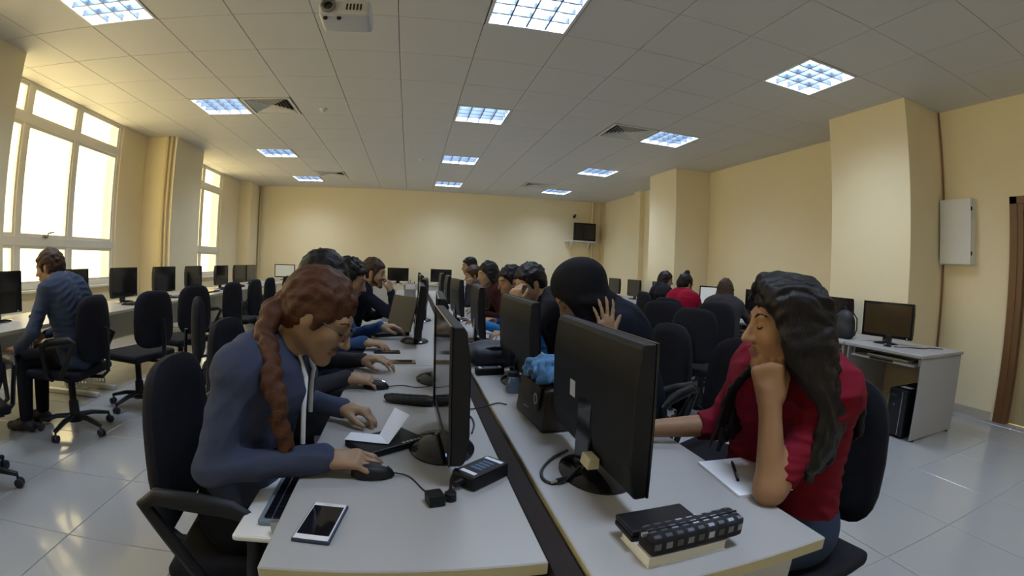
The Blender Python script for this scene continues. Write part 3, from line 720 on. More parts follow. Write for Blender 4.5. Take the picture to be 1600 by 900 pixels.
# ------------------------------------------------------------------ centre double row of tables
def centre_table(x0, x1, y0, y1, label, tray):
    t = thing('table', label, 'table', ((x0+x1)/2, (y0+y1)/2, 0), group='centre row tables')
    w, d = (x1-x0)/2, (y1-y0)/2-0.003
    mb = MB().box(-w, w, -d, d, TZ-0.028, TZ); 
    mb.m = [1, 0, 1, 1, 1, 1]
    mb.obj('tabletop', [M_TOP, M_EDGE], t, bevel=0.0025, seg=1)
    for s in (-1, 1):
        MB().box(-w+0.05, w-0.03, s*(d-0.06)-0.012, s*(d-0.06)+0.012, 0.0, TZ-0.028).obj('leg_panel', M_PANEL, t)
    s = -1 if x0 < 0 else 1
    xb = -s*(w-0.05)
    MB().box(xb-0.009, xb+0.009, -d+0.075, d-0.075, 0.30, TZ-0.028).obj('modesty_panel', M_PANEL, t)
    if tray:
        cx = s*(w-0.07); yc = tray-(y0+y1)/2
        MB().box(cx-0.17 if s > 0 else cx-0.19, cx+0.19 if s > 0 else cx+0.17, yc-0.26, yc+0.26, 0.640, 0.656).obj('keyboard_tray', M_WHITE, t, bevel=0.012, seg=3)
        for q in (-0.25, 0.25):
            MB().box(cx-0.10, cx+0.10, yc+q-0.008, yc+q+0.008, 0.656, TZ-0.028).obj('tray_bracket', M_SILV, t)
    return t
LX0, LX1, RX0, RX1 = -0.262, 0.229, 0.288, 0.775
near = ['nearest the camera', 'second from the camera', 'third from the camera', 'fourth from the camera', 'farthest from the camera']
for k in range(5):
    y0, y1 = 0.675+k*1.62, 0.675+(k+1)*1.62
    centre_table(LX0, LX1, y0, y1, 'pale centre table on the red-haired woman\'s side, %s' % near[k], 1.13 if k == 0 else None)
    yr0 = 0.565 if k == 0 else y0
    centre_table(RX0, RX1, yr0, y1, 'pale centre table on the red-topped woman\'s side, %s' % near[k], None)
dv = thing('table_divider', 'dark brown divider board between the two centre table rows', 'divider', (0.2585, 4.7, 0))
MB().box(-0.024, 0.024, -4.07, 4.05, 0.30, TZ-0.012).obj('board', M_DIV, dv, bevel=0.003)
for k in range(6): MB().box(-0.022, 0.022, -3.95+k*1.56, -3.89+k*1.56, 0.0, 0.30).obj('foot', M_DIV, dv)

# ------------------------------------------------------------------ window-side tables with perforated white legs
def perforated(mb, y, x0, x1, z0, z1, n, m, th=0.004):
    # lattice plate in the XZ plane at y with n x m square holes
    xs = np.linspace(x0, x1, 2*n+2); zs = np.linspace(z0, z1, 2*m+2)
    for i in range(0, 2*n+1, 2): mb.box(xs[i], xs[i+1], y-th/2, y+th/2, z0, z1)
    for j in range(0, 2*m+1, 2):
        for i in range(1, 2*n+1, 2): mb.box(xs[i], xs[i+1], y-th/2, y+th/2, zs[j], zs[j+1])
def window_table():
    t = thing('window_table', 'x', 'table')
    mb = MB().box(-0.35, 0.35, -0.853, 0.853, TZ-0.03, TZ); mb.m = [1, 0, 1, 1, 1, 1]
    mb.obj('tabletop', [M_TOP, M_EDGE], t, bevel=0.003, seg=1)
    for s in (-1, 1):
        y = s*0.72
        MB().box(-0.05, 0.05, y-0.025, y+0.025, 0.05, TZ-0.03).obj('leg', M_LEG, t, bevel=0.004)
        MB().box(-0.30, 0.30, y-0.03, y+0.03, 0.0, 0.04).obj('foot', M_LEG, t, bevel=0.01)
        p = MB(); perforated(p, y-0.035, 0.06, 0.22, 0.06, 0.36, 4, 7); p.obj('perforated_plate', M_LEG, t)
    MB().box(-0.30, -0.285, -0.68, 0.68, 0.30, TZ-0.03).obj('modesty_panel', M_PANEL, t)
    return t
wt0 = window_table()
for k in range(6):
    lb = 'pale window-side computer table, %s from the camera' % ORD[k]
    loc = (-3.10, 0.45+0.855+k*1.71, 0)
    if k == 0: wt0.location = loc; wt0['label'] = lb; wt0['group'] = 'window-side tables'
    else: dup(wt0, loc, 0, lb, 'window-side tables')
# back wall tables
for k in range(3):
    dup(wt0, (-2.95+k*1.75, 11.55, 0), R_(90), 'pale computer table along the back wall, %s' % ['at the window corner', 'second from the window corner', 'third from the window corner'][k], 'back wall tables')

# ------------------------------------------------------------------ single computer desks along the right wall
def pc_desk():
    t = thing('computer_desk', 'x', 'desk')
    mb = MB().box(-0.375, 0.375, -0.41, 0.41, 0.675, 0.70); mb.obj('desktop', M_TOP, t, bevel=0.003, seg=1)
    for s in (-1, 1):
        MB().box(-0.34, 0.36, s*0.385-0.009, s*0.385+0.009, 0.012, 0.675).obj('side_panel', M_TOP, t, bevel=0.002, seg=1)
        for q in (-0.30, 0.30): MB().lathe([(0.016, 0), (0.016, 0.012)], 10, c=(q, s*0.385)).obj('glide', M_BLK, t)
    MB().box(0.30, 0.312, -0.376, 0.376, 0.20, 0.675).obj('back_panel', M_BACKB, t)
    MB().box(-0.36, -0.02, -0.33, 0.33, 0.595, 0.612).obj('keyboard_tray', M_TOP, t, bevel=0.004)
    for s in (-1, 1): MB().box(-0.30, -0.05, s*0.345-0.012, s*0.345+0.012, 0.605, 0.66).obj('tray_rail', M_SILV, t)
    MB().box(-0.365, -0.35, -0.12, 0.12, 0.600, 0.616).obj('tray_handle', M_BLK, t)
    return t
ds0 = pc_desk()
for k in range(10):
    lb = 'pale computer desk at the right wall, %s from the door' % ORD[k]
    loc = (4.03, 2.46+k*0.83, 0)
    if k == 0: ds0.location = loc; ds0['label'] = 'pale computer desk nearest the door with a black tower under it'; ds0['group'] = 'wall-side desks'
    else: dup(ds0, loc, 0, lb, 'wall-side desks')

# ------------------------------------------------------------------ monitors
def make_monitor(scr, back=M_BLK, w=0.255, h=0.315, lift=0.055, oval=True):
    # faces +X, origin on the table under the stand
    t = thing('monitor', 'x', 'monitor')
    z0, z1 = lift, lift+h
    MB().prism([(-0.012, z0), (0.012, z0), (0.012, z1), (-0.012, z1), (-0.020, z1-0.012), (-0.030, z1-0.09), (-0.030, z0+0.07), (-0.020, z0+0.008)], 'y', w, -w).obj('casing', back, t, bevel=0.003, seg=1)
    b = 0.018
    f = MB().box(0.012, 0.017, -w, w, z1-b, z1).box(0.012, 0.017, -w, w, z0, z0+b+0.008).box(0.012, 0.017, -w, -w+b, z0+b+0.008, z1-b).box(0.012, 0.017, w-b, w, z0+b+0.008, z1-b)
    f.obj('bezel', M_BLKG, t)
    MB().box(0.010, 0.0135, -w+b, w-b, z0+b+0.008, z1-b).obj('screen', scr, t)
    MB().prism([(-0.036, 0.008), (-0.012, 0.008), (-0.012, z0+0.02), (-0.018, z0+0.16), (-0.034, z0+0.16)], 'y', 0.045, -0.045).obj('neck', M_BLKG, t, bevel=0.004)
    MB().lathe([(0.125, 0.0), (0.125, 0.005), (0.11, 0.013), (0.05, 0.022), (0.02, 0.024)], 32, sx=0.72, sy=1.0, c=(0.01, 0)).obj('base', M_BLKG, t, smooth=True)
    MB().box(0.0165, 0.0178, w-0.05, w-0.042, z0+0.008, z0+0.013).obj('power_light', mat('power_led', (0.2, 0.3, 0.8), 0.3, emit=(0.3, 0.5, 1.0), estr=1.0, var=0.02), t)
    return t
mon0 = make_monitor(M_SCR)
used = [False]
def monitor(loc, rz, label, group, tilt=0.0, proto=None):
    p = proto or mon0
    if p is mon0 and not used[0]:
        used[0] = True; p.location = loc; p.rotation_euler = (0, 0, rz); p['label'] = label; p['group'] = group; o = p
    else: o = dup(p, loc, rz, label, group)
    if tilt:
        for ch in o.children:
            if ch.name.split('.')[0] in ('casing', 'bezel', 'screen', 'power_light'):
                ch.rotation_euler = (0, -tilt, 0); ch.location = (0.02*math.sin(tilt)*3, 0, 0.0)
    return o
# window side, screens facing the room
for k, (y, dz) in enumerate([(2.98, 0), (3.90, 0), (4.83, 0), (5.76, 0), (6.64, 0), (7.70, -0.02), (8.57, 0), (9.20, 0.0)]):
    monitor((-3.19, y, TZ), R_(random.uniform(-3, 3)), 'black monitor on the window-side tables, %s from the camera' % ORD[k], 'window-side monitors')
# centre, left tables, screens facing the red-haired woman's side
lab = ['seen edge-on in front of the red-haired woman', 'seen edge-on behind the nearest edge-on one', 'leaning, beside the open laptop', 'fourth in line on that side', 'fifth in line on that side', 'sixth in line on that side']
for k, (x, y, rz, ti) in enumerate([(0.095, 1.235, 181, 0.0), (0.125, 2.02, 178, 0.0), (0.035, 3.02, 180, 0.10), (0.10, 4.15, 176, 0.05), (0.10, 5.35, 182, 0.0), (0.10, 6.6, 180, 0.0)]):
    monitor((x, y, TZ), R_(rz), 'black centre table monitor, %s' % lab[k], 'centre row monitors', ti)
# centre, right tables, backs to the camera
lab = ['large dark back in front of the red-topped woman', 'dark back in front of the headscarf wearer', 'dark back, third from the camera', 'dark back, fourth from the camera', 'dark back, fifth from the camera', 'dark back, farthest from the camera']
RM = []
for k, (x, y, rz, ti) in enumerate([(0.440, 1.02, 0, 0.03), (0.47, 1.96, 2, 0.06), (0.445, 3.06, -2, 0.05), (0.42, 4.25, 4, 0.05), (0.42, 5.5, 0, 0), (0.42, 6.7, 0, 0)]):
    RM.append(monitor((x, y, TZ), R_(rz), 'black centre table monitor, %s' % lab[k], 'centre row monitors', ti))
casing = [c for c in RM[0].children if c.name.startswith('casing')][0]
MB().box(-0.0315, -0.0298, 0.070, 0.105, 0.180, 0.222).obj('sticker', M_PAPER, casing)
MB().prism([(-0.055, 0.058), (-0.028, 0.058), (-0.028, 0.082), (-0.050, 0.082)], 'y', -0.05, -0.10).obj('port_plug', mat('cream_plug', (0.55, 0.50, 0.32), 0.5, var=0.05), RM[0])
# back wall, screens facing the camera
M_SCRL = mat('lit_grey_screen', (0.2, 0.2, 0.19), 0.15, emit=(0.62, 0.62, 0.50), estr=0.42, var=0.02)
ml = make_monitor(M_SCRL); ml.location = (-3.14, 11.6, TZ); ml.rotation_euler = (0, 0, R_(-90)); tag(ml, 'monitor with a pale lit screen at the back wall window corner', 'monitor')
for k, (x, lb) in enumerate([(-1.30, 'black monitor at the back wall behind the bearded man\'s head'), (-0.34, 'black monitor at the back wall beside the bearded man'), (0.70, 'black monitor at the back wall in line with the aisle divider')]):
    monitor((x, 11.5, TZ), R_(-90), lb, 'back wall monitors')
# right wall, screens facing the room
for k, (y, lb) in enumerate([(3.38, 'black monitor behind the backpacks at the right wall'), (4.62, 'black monitor hidden behind the dark-haired woman\'s forehead'), (7.15, 'black monitor beside the two women at the far desks'), (8.15, 'black monitor at the right wall, second from the far end'), (9.05, 'black monitor at the right wall, third from the far end'), (9.9, 'black monitor at the right wall, at its far end')]):
    monitor((4.12, y, 0.70), R_(180+(-12 if k == 0 else 0)), lb, 'wall-side monitors')
M_SCRB = mat('painted_reflection_screen', (0.055, 0.035, 0.018), 0.14, var=0.08)  # brown base colour stands in for a reflection on the dark screen
mb_ = make_monitor(M_SCRB); mb_.location = (4.02, 2.66, 0.70); mb_.rotation_euler = (0, 0, R_(190)); tag(mb_, 'monitor with a brown painted reflection on its screen, desk nearest the door', 'monitor', 'wall-side monitors')
M_SCRW = mat('lit_white_screen', (0.3, 0.3, 0.3), 0.15, emit=(0.75, 0.78, 0.78), estr=0.40, var=0.02)
mw = make_monitor(M_SCRW); mw.location = (4.10, 5.55, 0.70); mw.rotation_euler = (0, 0, R_(200)); tag(mw, 'monitor with a lit white page before the brown-haired woman', 'monitor', 'wall-side monitors')

# ------------------------------------------------------------------ swivel chairs
def rounded_back(w, z0, z1, th, n=14):
    # upholstered back: rounded outline swept with a gentle curve; faces +X
    mb = MB(); hw = w/2; hz = (z1-z0)/2; zc = (z0+z1)/2
    rows = []
    N = 28; K = [(1.0, -th*0.15), (1.0, th*0.15), (0.93, th*0.42), (0.75, th*0.5), (0.40, th*0.5), (0.0, th*0.5)]
    def P(i, s, x):
        a = 2*math.pi*i/N; c, q = math.cos(a), math.sin(a); e = 0.55
        y = hw*s*math.copysign(abs(c)**e, c); z = zc+hz*s*math.copysign(abs(q)**e, q)
        y *= 1-0.10*((z-z0)/(z1-z0))**2
        return (x+0.9*y*y-0.10*(z-z0)+0.25*(z-z0)**2, y, z)
    rings = [(0.40, -th*0.5), (0.75, -th*0.5), (0.93, -th*0.42)] + K[:5]
    vs_ = [P(i, s, x) for s, x in rings for i in range(N)]
    fs = [(r*N+i, r*N+(i+1) % N, (r+1)*N+(i+1) % N, (r+1)*N+i) for r in range(len(rings)-1) for i in range(N)]
    fs.append(tuple(range(N-1, -1, -1))); fs.append(tuple((len(rings)-1)*N+i for i in range(N)))
    return mb.add(vs_, [f[::-1] for f in fs])
def make_chair(arms=True):
    t = thing('swivel_chair', 'x', 'chair')
    MB().box(-0.225, 0.225, -0.235, 0.235, 0.415, 0.465).obj('seat', M_FAB, t, bevel=0.022, seg=3, smooth=True)
    MB().box(-0.19, 0.19, -0.20, 0.20, 0.40, 0.416).obj('seat_pan', M_BLK, t, bevel=0.005)
    b = rounded_back(0.44, 0.51, 0.955, 0.05); b.xf(Matrix.Translation((-0.245, 0, 0))); b.obj('backrest', M_FAB, t, smooth=True)
    MB().tube([(-0.10, 0, 0.395), (-0.27, 0, 0.40), (-0.315, 0, 0.44), (-0.325, 0, 0.60), (-0.315, 0, 0.74)], 0.024, 8, flat=0.5).obj('back_bar', M_BLK, t, smooth=True)
    if arms:
        for s in (-1, 1):
            y = s*0.275
            MB().tube([(-0.13, s*0.23, 0.408), (-0.10, y, 0.44), (-0.20, y, 0.62), (-0.225, y, 0.665), (-0.19, y, 0.685), (-0.09, y, 0.675), (-0.01, y, 0.662), (0.035, y, 0.635), (0.03, y, 0.56), (0.01, y, 0.44), (0.0, s*0.23, 0.408)], [0.014, 0.018, 0.018, 0.02, 0.024, 0.026, 0.024, 0.02, 0.018, 0.018, 0.014], 8, flat=0.8).obj('armrest', M_BLK, t, smooth=True)
    MB().lathe([(0.045, 0.40), (0.045, 0.36), (0.026, 0.35), (0.026, 0.22), (0.035, 0.21), (0.040, 0.10), (0.055, 0.07)], 16).obj('gas_column', M_BLK, t, smooth=True)
    for k in range(5):
        a = 2*math.pi*k/5+0.3
        lg = MB().tube([(0.03, 0, 0.11), (0.14, 0, 0.105), (0.27, 0, 0.075)], [0.028, 0.024, 0.018], 8, flat=0.7); lg.xf(Matrix.Rotation(a, 4, 'Z'))
        lo = lg.obj('base_leg', M_BLK, t, smooth=True)
        c = MB()
        for s in (-1, 1):
            st = len(c.v); c.lathe([(0.018, -0.010), (0.026, -0.007), (0.026, 0.007), (0.018, 0.010)], 14)
            c.xf(Matrix.Translation((0.275, s*0.014, 0.026)) @ Matrix.Rotation(R_(90), 4, 'X'), st)
        c.tube([(0.268, 0, 0.075), (0.272, 0, 0.03)], 0.008, 6); c.xf(Matrix.Rotation(a, 4, 'Z'))
        c.obj('castor', M_CASTOR, lo, smooth=True)
    return t
ch0 = make_chair(); ch1 = make_chair(False)
cu = {id(ch0): False, id(ch1): False}
def chair(x, y, deg, label, group, arms=True):
    p = ch0 if arms else ch1
    if not cu[id(p)]:
        cu[id(p)] = True; p.location = (x, y, 0); p.rotation_euler = (0, 0, R_(deg)); p['label'] = label; p['group'] = group; return p
    return dup(p, (x, y, 0), R_(deg), label, group)
chair(-0.43, 1.24, 6, 'black swivel chair the red-haired woman sits on', 'centre row chairs')
chair(0.98, 0.93, 188, 'black swivel chair the woman in the red top sits on', 'centre row chairs', arms=False)
chair(1.22, 1.52, 205, 'empty black swivel chair between headscarf wearer and red-topped woman', 'centre row chairs')
for k, (y, s) in enumerate([(2.05, 'the second student'), (2.98, 'the blue-sweater man'), (4.15, 'the bearded man')]):
    chair(-0.60, y, 0, 'black swivel chair under %s on the left side' % s, 'centre row chairs')
for k, (y, s) in enumerate([(2.18, 'headscarf wearer'), (2.95, 'man resting his forehead on a hand'), (3.68, 'young man behind the forehead-resting man'), (4.65, 'long-haired woman'), (5.75, 'small student beside the far man'), (6.6, 'far standing-haired man')]):
    chair(1.12, y, 180, 'black swivel chair under the %s' % s.replace('far standing-haired man', 'farthest man of the centre row'), 'centre row chairs')
# window side
for k, (x, y, a) in enumerate([(-2.44, 2.94, 186), (-2.28, 3.62, 165), (-2.28, 4.42, 160), (-2.25, 5.28, 172), (-2.25, 6.05, 176), (-2.28, 6.80, 178), (-2.25, 7.75, 172), (-2.3, 8.6, 180), (-2.42, 1.92, 150)]):
    lb = ['black swivel chair under the man by the window', 'empty black window-side chair, just behind the seated man', 'empty black window-side chair, second behind the seated man', 'empty black window-side chair, third behind the seated man', 'empty black window-side chair, fourth behind the seated man', 'empty black window-side chair, fifth behind the seated man', 'empty black window-side chair, sixth behind the seated man', 'empty black window-side chair, farthest from the seated man', 'black window-side chair at the left picture edge, castor showing'][k]
    chair(x, y, a, lb, 'window-side chairs', arms=(k not in (1, 2)))
chair(-1.55, 8.1, 140, 'empty black chair standing in the aisle by the pale screen', 'aisle chairs', arms=False)
chair(-1.25, 3.2, 20, 'empty black chair in the aisle behind the red-haired woman', 'aisle chairs', arms=False)
# wall side
for k, (x, y, a, lb) in enumerate([(2.45, 5.05, 20, 'empty dark chair just before the woman in the crimson sweater'), (2.98, 4.72, 22, 'dark chair the woman in the crimson sweater sits on'), (2.52, 4.22, 50, 'dark chair between crimson sweater and brown-haired woman'), (3.12, 4.08, 35, 'dark chair the brown-haired woman sits on'), (3.38, 5.92, 0, 'dark chair under the woman behind the crimson sweater'), (2.40, 3.35, 30, 'dark chair before the brown-haired woman\'s back')]):
    chair(x, y, a, lb, 'wall-side chairs', arms=(k in (5,)))
# ------------------------------------------------------------------ small things on the tables
def mk(mb, name, mats, label, cat, loc=(0, 0, 0), rz=0.0, **k):
    g = k.pop('group', None)
    o = mb.obj(name, mats, None, loc, rz=rz, **k); return tag(o, label, cat, g)
M_PHW = mat('white_phone_shell', (0.70, 0.71, 0.73), 0.25, var=0.01); M_PHB = mat('navy_bumper', (0.02, 0.03, 0.07), 0.5, var=0.1); M_GLOSS = mat('black_glass', (0.006, 0.006, 0.008), 0.06, var=0.05)
M_GOLD = mat('bronze_phone', (0.22, 0.15, 0.08), 0.35, metal=0.4, var=0.05)
def phone(label, loc, rz, front, rim, L=0.145, Wd=0.073):
    t = thing('smartphone', label, 'phone', loc, rz)
    MB().box(-Wd/2, Wd/2, -L/2, L/2, 0, 0.007).obj('case', rim, t, bevel=0.003, seg=2)
    MB().box(-Wd/2+0.003, Wd/2-0.003, -L/2+0.003, L/2-0.003, 0.0068, 0.0086).obj('front', front, t, bevel=0.0006, seg=1)
    MB().box(-Wd/2+0.0055, Wd/2-0.0055, -L/2+0.018, L/2-0.016, 0.0084, 0.0090).obj('screen', M_GLOSS, t)
    MB().lathe([(0.006, 0.0086), (0.005, 0.0092)], 12, c=(0, -L/2+0.010), sx=1.4, sy=0.7).obj('home_button', front, t)
    MB().box(-0.008, 0.008, L/2-0.011, L/2-0.009, 0.0086, 0.0091).obj('earpiece', M_SILV, t)
    return t
phone('white smartphone with a dark bumper lying at the near table end', (-0.175, 0.83, TZ), R_(-8), M_PHW, M_PHB)
phone('bronze smartphone lying past the red-haired woman\'s monitor', (-0.045, 2.36, TZ), R_(92), M_GOLD, M_GOLD)
phone('dark smartphone under the blue-sweater man\'s hand', (-0.13, 2.62, TZ), R_(95), M_BLKG, M_BLK)
def mouse(label, x, y, z, rz, cable=None):
    t = thing('computer_mouse', label, 'mouse', (x, y, z), rz, 'computer mice')
    N, K = 20, 7
    v = []
    for k in range(K):
        e = k/(K-1)*math.pi/2
        for i in range(N):
            a = 2*math.pi*i/N; r = math.cos(e)**0.6
            v.append((0.052*r*math.cos(a), 0.030*r*math.sin(a)*(1-0.12*math.cos(a)), 0.004+0.030*math.sin(e)*(1-0.18*math.cos(a)*r)))
    f = [(k*N+i, k*N+(i+1) % N, (k+1)*N+(i+1) % N, (k+1)*N+i) for k in range(K-1) for i in range(N)]+[tuple(range(N-1, -1, -1))]
    MB().add(v, f).box(-0.03, 0.03, -0.018, 0.018, 0, 0.006).obj('shell', M_BLK, t, smooth=True)
    MB().tube([(0.022, 0, 0.030), (0.034, 0, 0.026)], 0.004, 8).obj('wheel', M_SILV, t)
    if cable:
        c = Matrix.Rotation(-rz, 4, 'Z') @ Matrix.Translation((-x, -y, -z))
        MB().tube([tuple(c @ Vector(tuple(p))) for p in spline(cable, 18)], 0.0019, 6).obj('cable', M_CABLE, t, smooth=True)
    return t
mouse('black mouse under the red-haired woman\'s right hand', -0.090, 1.052, TZ, 0.0, [(-0.04, 1.052, 0.73), (-0.003, 1.045, 0.7225), (0.028, 0.975, 0.7225), (0.048, 0.935, 0.735)])
mouse('black mouse under the charcoal student\'s hand', -0.135, 1.855, TZ, 0.0, [(-0.085, 1.855, 0.73), (-0.03, 1.90, 0.7225), (0.03, 1.87, 0.7225), (0.09, 1.90, 0.7225)])
mouse('black mouse beside the large monitor base, under the red-topped woman\'s hand', 0.560, 1.212, TZ, R_(175))
for k, (x, y) in enumerate([(-3.04, 4.16), (-2.98, 5.25), (-2.98, 6.2), (-3.0, 7.3), (-3.0, 8.2)]):
    mouse('black mouse on the window-side tables, %s from the seated man' % ORD[k], x, y, TZ, R_(170+k*7))
mouse('black mouse on the table beside the seated man\'s arm', -3.10, 3.30, TZ, R_(190))
# keyboard on the pull-out tray
def keyboard(label, loc, rz, base=M_BLK):
    t = thing('keyboard', label, 'keyboard', loc, rz, 'keyboards')
    MB().box(-0.07, 0.07, -0.215, 0.215, 0, 0.014).obj('body', base, t, bevel=0.004)
    key = MB().box(-0.0078, 0.0078, -0.0078, 0.0078, 0, 0.005).mesh('key', M_BLKG)
    rows = MB()
    for r in range(6):
        for c in range(21):
            rows.box(-0.056+r*0.0195, -0.056+r*0.0195+0.0160, -0.205+c*0.0195, -0.205+c*0.0195+0.0165, 0.0139, 0.0185)
    tag(rows.obj('keys', M_BLKG, t), kind='stuff')
    return t
M_KGREY = mat('blue_grey_plastic', (0.17, 0.21, 0.27), 0.45, var=0.05)
keyboard('keyboard on the pull-out tray under the red-haired woman\'s arm', (-0.265, 1.13, 0.656), 0.0, M_KGREY)
for k, y in enumerate([4.75, 5.75, 6.75, 7.7]):
    keyboard('keyboard on the window-side tables, %s from the seated man' % ORD[k], (-2.97, y, TZ), R_(2-k))
keyboard('keyboard on the sliding tray of the desk nearest the door', (3.83, 2.46, 0.612), 0.0, mat('pale_keyboard', (0.5, 0.52, 0.55), 0.4, var=0.03))
# black slab with the folded sheet
sl = thing('card_tray', 'flat black tray with a row of pale marks, beside the edge-on monitor', 'tray', (-0.068, 1.255, TZ), R_(38))
MB().box(-0.095, 0.095, -0.062, 0.062, 0, 0.018).obj('body', M_BLK, sl, bevel=0.005)
for k in range(5): MB().box(0.020+k*0.013, 0.028+k*0.013, -0.055, -0.049, 0.0178, 0.0188).obj('mark', M_PAPER, sl)
pp = MB(); pts = [(-0.179, 1.235), (-0.058, 1.207), (-0.086, 1.277), (-0.168, 1.295)]
t_ = 0.0008
def sheet(mb, q, z):
    mb.add([(x, y, zz) for (x, y), zz in zip(q, z)]+[(x, y, zz+t_) for (x, y), zz in zip(q, z)], [(3,2,1,0),(4,5,6,7),(0,1,5,4),(1,2,6,5),(2,3,7,6),(3,0,4,7)])
sheet(pp, pts, [0.741, 0.741, 0.741, 0.741]); sheet(pp, [(-0.058, 1.207), (0.000, 1.316), (-0.046, 1.388), (-0.086, 1.277)], [0.741, 0.787, 0.787, 0.741])
lf = mk(MB().add([], []), 'leaflet', M_PAPER, 'white folded leaflet standing open on the black tray', 'paper') if False else mk(pp, 'leaflet', M_PAPER, 'white folded leaflet standing open on the black tray', 'paper')
# leather pouch
pv = Vol(0.004)
strand(pv, [(-0.085, 1.690, 0.735), (-0.03, 1.675, 0.736), (0.03, 1.655, 0.737), (0.075, 1.640, 0.737)], 0.012, 0.015, 8, 0.01)
strand(pv, [(-0.080, 1.665, 0.733), (-0.03, 1.645, 0.734), (0.03, 1.625, 0.735), (0.072, 1.618, 0.736)], 0.010, 0.014, 8, 0.012)
pv.floor_cut(TZ+0.0005)
po = vol_obj(pv, 'leather_pouch', M_BLK, (0, 1.65, TZ)); tag(po, 'narrow black leather pouch lying behind the leaflet', 'pouch')
# power adapters
def adapter(label, loc, rz, L=0.125, Wd=0.068, h=0.036):
    t = thing('power_adapter', label, 'adapter', loc, rz)
    MB().box(-L/2, L/2, -Wd/2, Wd/2, 0, h).obj('housing', M_BLK, t, bevel=0.006, seg=2)
    MB().box(-L/2+0.012, -L/2+0.024, -Wd/2+0.010, Wd/2-0.014, h-0.0004, h+0.0006).obj('label_strip', M_PAPER, t)
    MB().box(L/2-0.022, L/2-0.010, -Wd/2+0.008, Wd/2-0.008, h-0.0004, h+0.0006).obj('label_strip', M_PAPER, t)
    for k in range(4): MB().box(-0.02+k*0.014, -0.012+k*0.014, -0.016, 0.016, h-0.0004, h+0.0004).obj('print_line', mat('blue_print', (0.05, 0.12, 0.22), 0.5, var=0.1), t)
    return t
ad = adapter('black power adapter with white label strips beside the edge-on monitor', (0.163, 1.025, TZ), R_(40))
MB().tube([(-0.062, 0, 0.018), (-0.085, 0.003, 0.016)], 0.008, 8).obj('strain_relief', M_BLK, ad)
adapter('dark power adapter under the black shoulder bag', (0.365, 2.125, TZ), R_(8), 0.13, 0.055, 0.032)
adapter('dark power adapter between edge-on monitors, beside the divider', (0.165, 1.66, TZ), R_(70), 0.10, 0.05, 0.03)
pl = thing('plug_block', 'small black plug block at the end of the mouse cable', 'plug', (0.050, 0.915, TZ), R_(15))
MB().box(-0.018, 0.018, -0.018, 0.020, 0, 0.026).obj('block', M_BLK, pl, bevel=0.004)
MB().lathe([(0.013, 0), (0.013, 0.018), (0.010, 0.020)], 14, c=(0.036, 0.005)).obj('barrel', M_BLK, pl, smooth=True)
MB().box(0.018, 0.026, -0.003, 0.012, 0.004, 0.014).obj('link', M_BLK, pl)
def cord(label, pts, r=0.0028, name='power_cable'):
    return mk(MB().tube([tuple(p) for p in spline(pts, 26)], r, 6), name, M_CABLE, label, 'cable', smooth=True)
cord('black cord from plug block to edge-on monitor base', [(0.078, 0.945, 0.7235), (0.088, 0.98, 0.7235), (0.095, 1.03, 0.7235), (0.110, 1.085, 0.7235)], 0.0035)
cord('thin black cord curling beside the edge-on monitor', [(0.150, 1.52, 0.7235), (0.195, 1.50, 0.7235), (0.200, 1.42, 0.7235), (0.182, 1.335, 0.7235)], 0.003)
cord('thin black cord crossing the divider towards the handbag', [(0.130, 1.615, 0.724), (0.20, 1.575, 0.724), (0.26, 1.60, 0.7245), (0.315, 1.64, 0.7245), (0.345, 1.62, 0.7245)], 0.0025)
cord('black cord looping from the large dark monitor\'s base', [(0.425, 1.17, 0.7235), (0.365, 1.12, 0.7235), (0.318, 1.05, 0.7235), (0.312, 0.99, 0.7235), (0.345, 0.975, 0.726), (0.40, 1.00, 0.75)], 0.004)
cv = thing('cable_connector', 'black barrel connector lying before the large dark monitor', 'connector', (0.362, 0.985, TZ+0.004), R_(20))
MB().tube([(-0.03, 0, 0.006), (0.03, 0, 0.006)], [0.006, 0.0075], 10).obj('sleeve', M_BLK, cv, smooth=True); MB().tube([(-0.045, 0, 0.006), (-0.03, 0, 0.006)], 0.0035, 8).obj('tip', M_SILV, cv)
# laptop of the blue-sweater man
lt = thing('laptop', 'open dark laptop facing the blue-sweater man', 'laptop', (-0.095, 3.42, TZ), R_(209))
MB().box(0.0, 0.25, -0.18, 0.18, 0.0, 0.024).obj('base', M_BLK, lt, bevel=0.004)
kb = MB()
for r in range(5):
    for c in range(14): kb.box(0.02+r*0.021, 0.037+r*0.021, -0.155+c*0.0222, -0.137+c*0.0222, 0.0238, 0.0255)
tag(kb.obj('keys', M_BLKG, lt), kind='stuff')
MB().box(0.15, 0.22, -0.05, 0.05, 0.0238, 0.0246).obj('touchpad', M_SILV, lt)
ld_ = MB().box(-0.008, 0.0, -0.18, 0.18, 0.0, 0.245); ld_.xf(Matrix.Translation((0.0, 0, 0.022)) @ Matrix.Rotation(R_(-14), 4, 'Y')); lid = ld_.obj('lid', M_BLK, lt, bevel=0.003)
ls_ = MB().box(0.0, 0.0012, -0.168, 0.168, 0.018, 0.232); ls_.xf(Matrix.Translation((0.0, 0, 0.022)) @ Matrix.Rotation(R_(-14), 4, 'Y')); ls_.obj('screen', mat('grey_laptop_screen', (0.045, 0.044, 0.043), 0.6, var=0.05, spec=0.2), lid)
st_ = thing('laptop_stand', 'dark wedge stand under the open laptop', 'stand', (-0.095, 3.42, TZ), R_(209)) if False else None
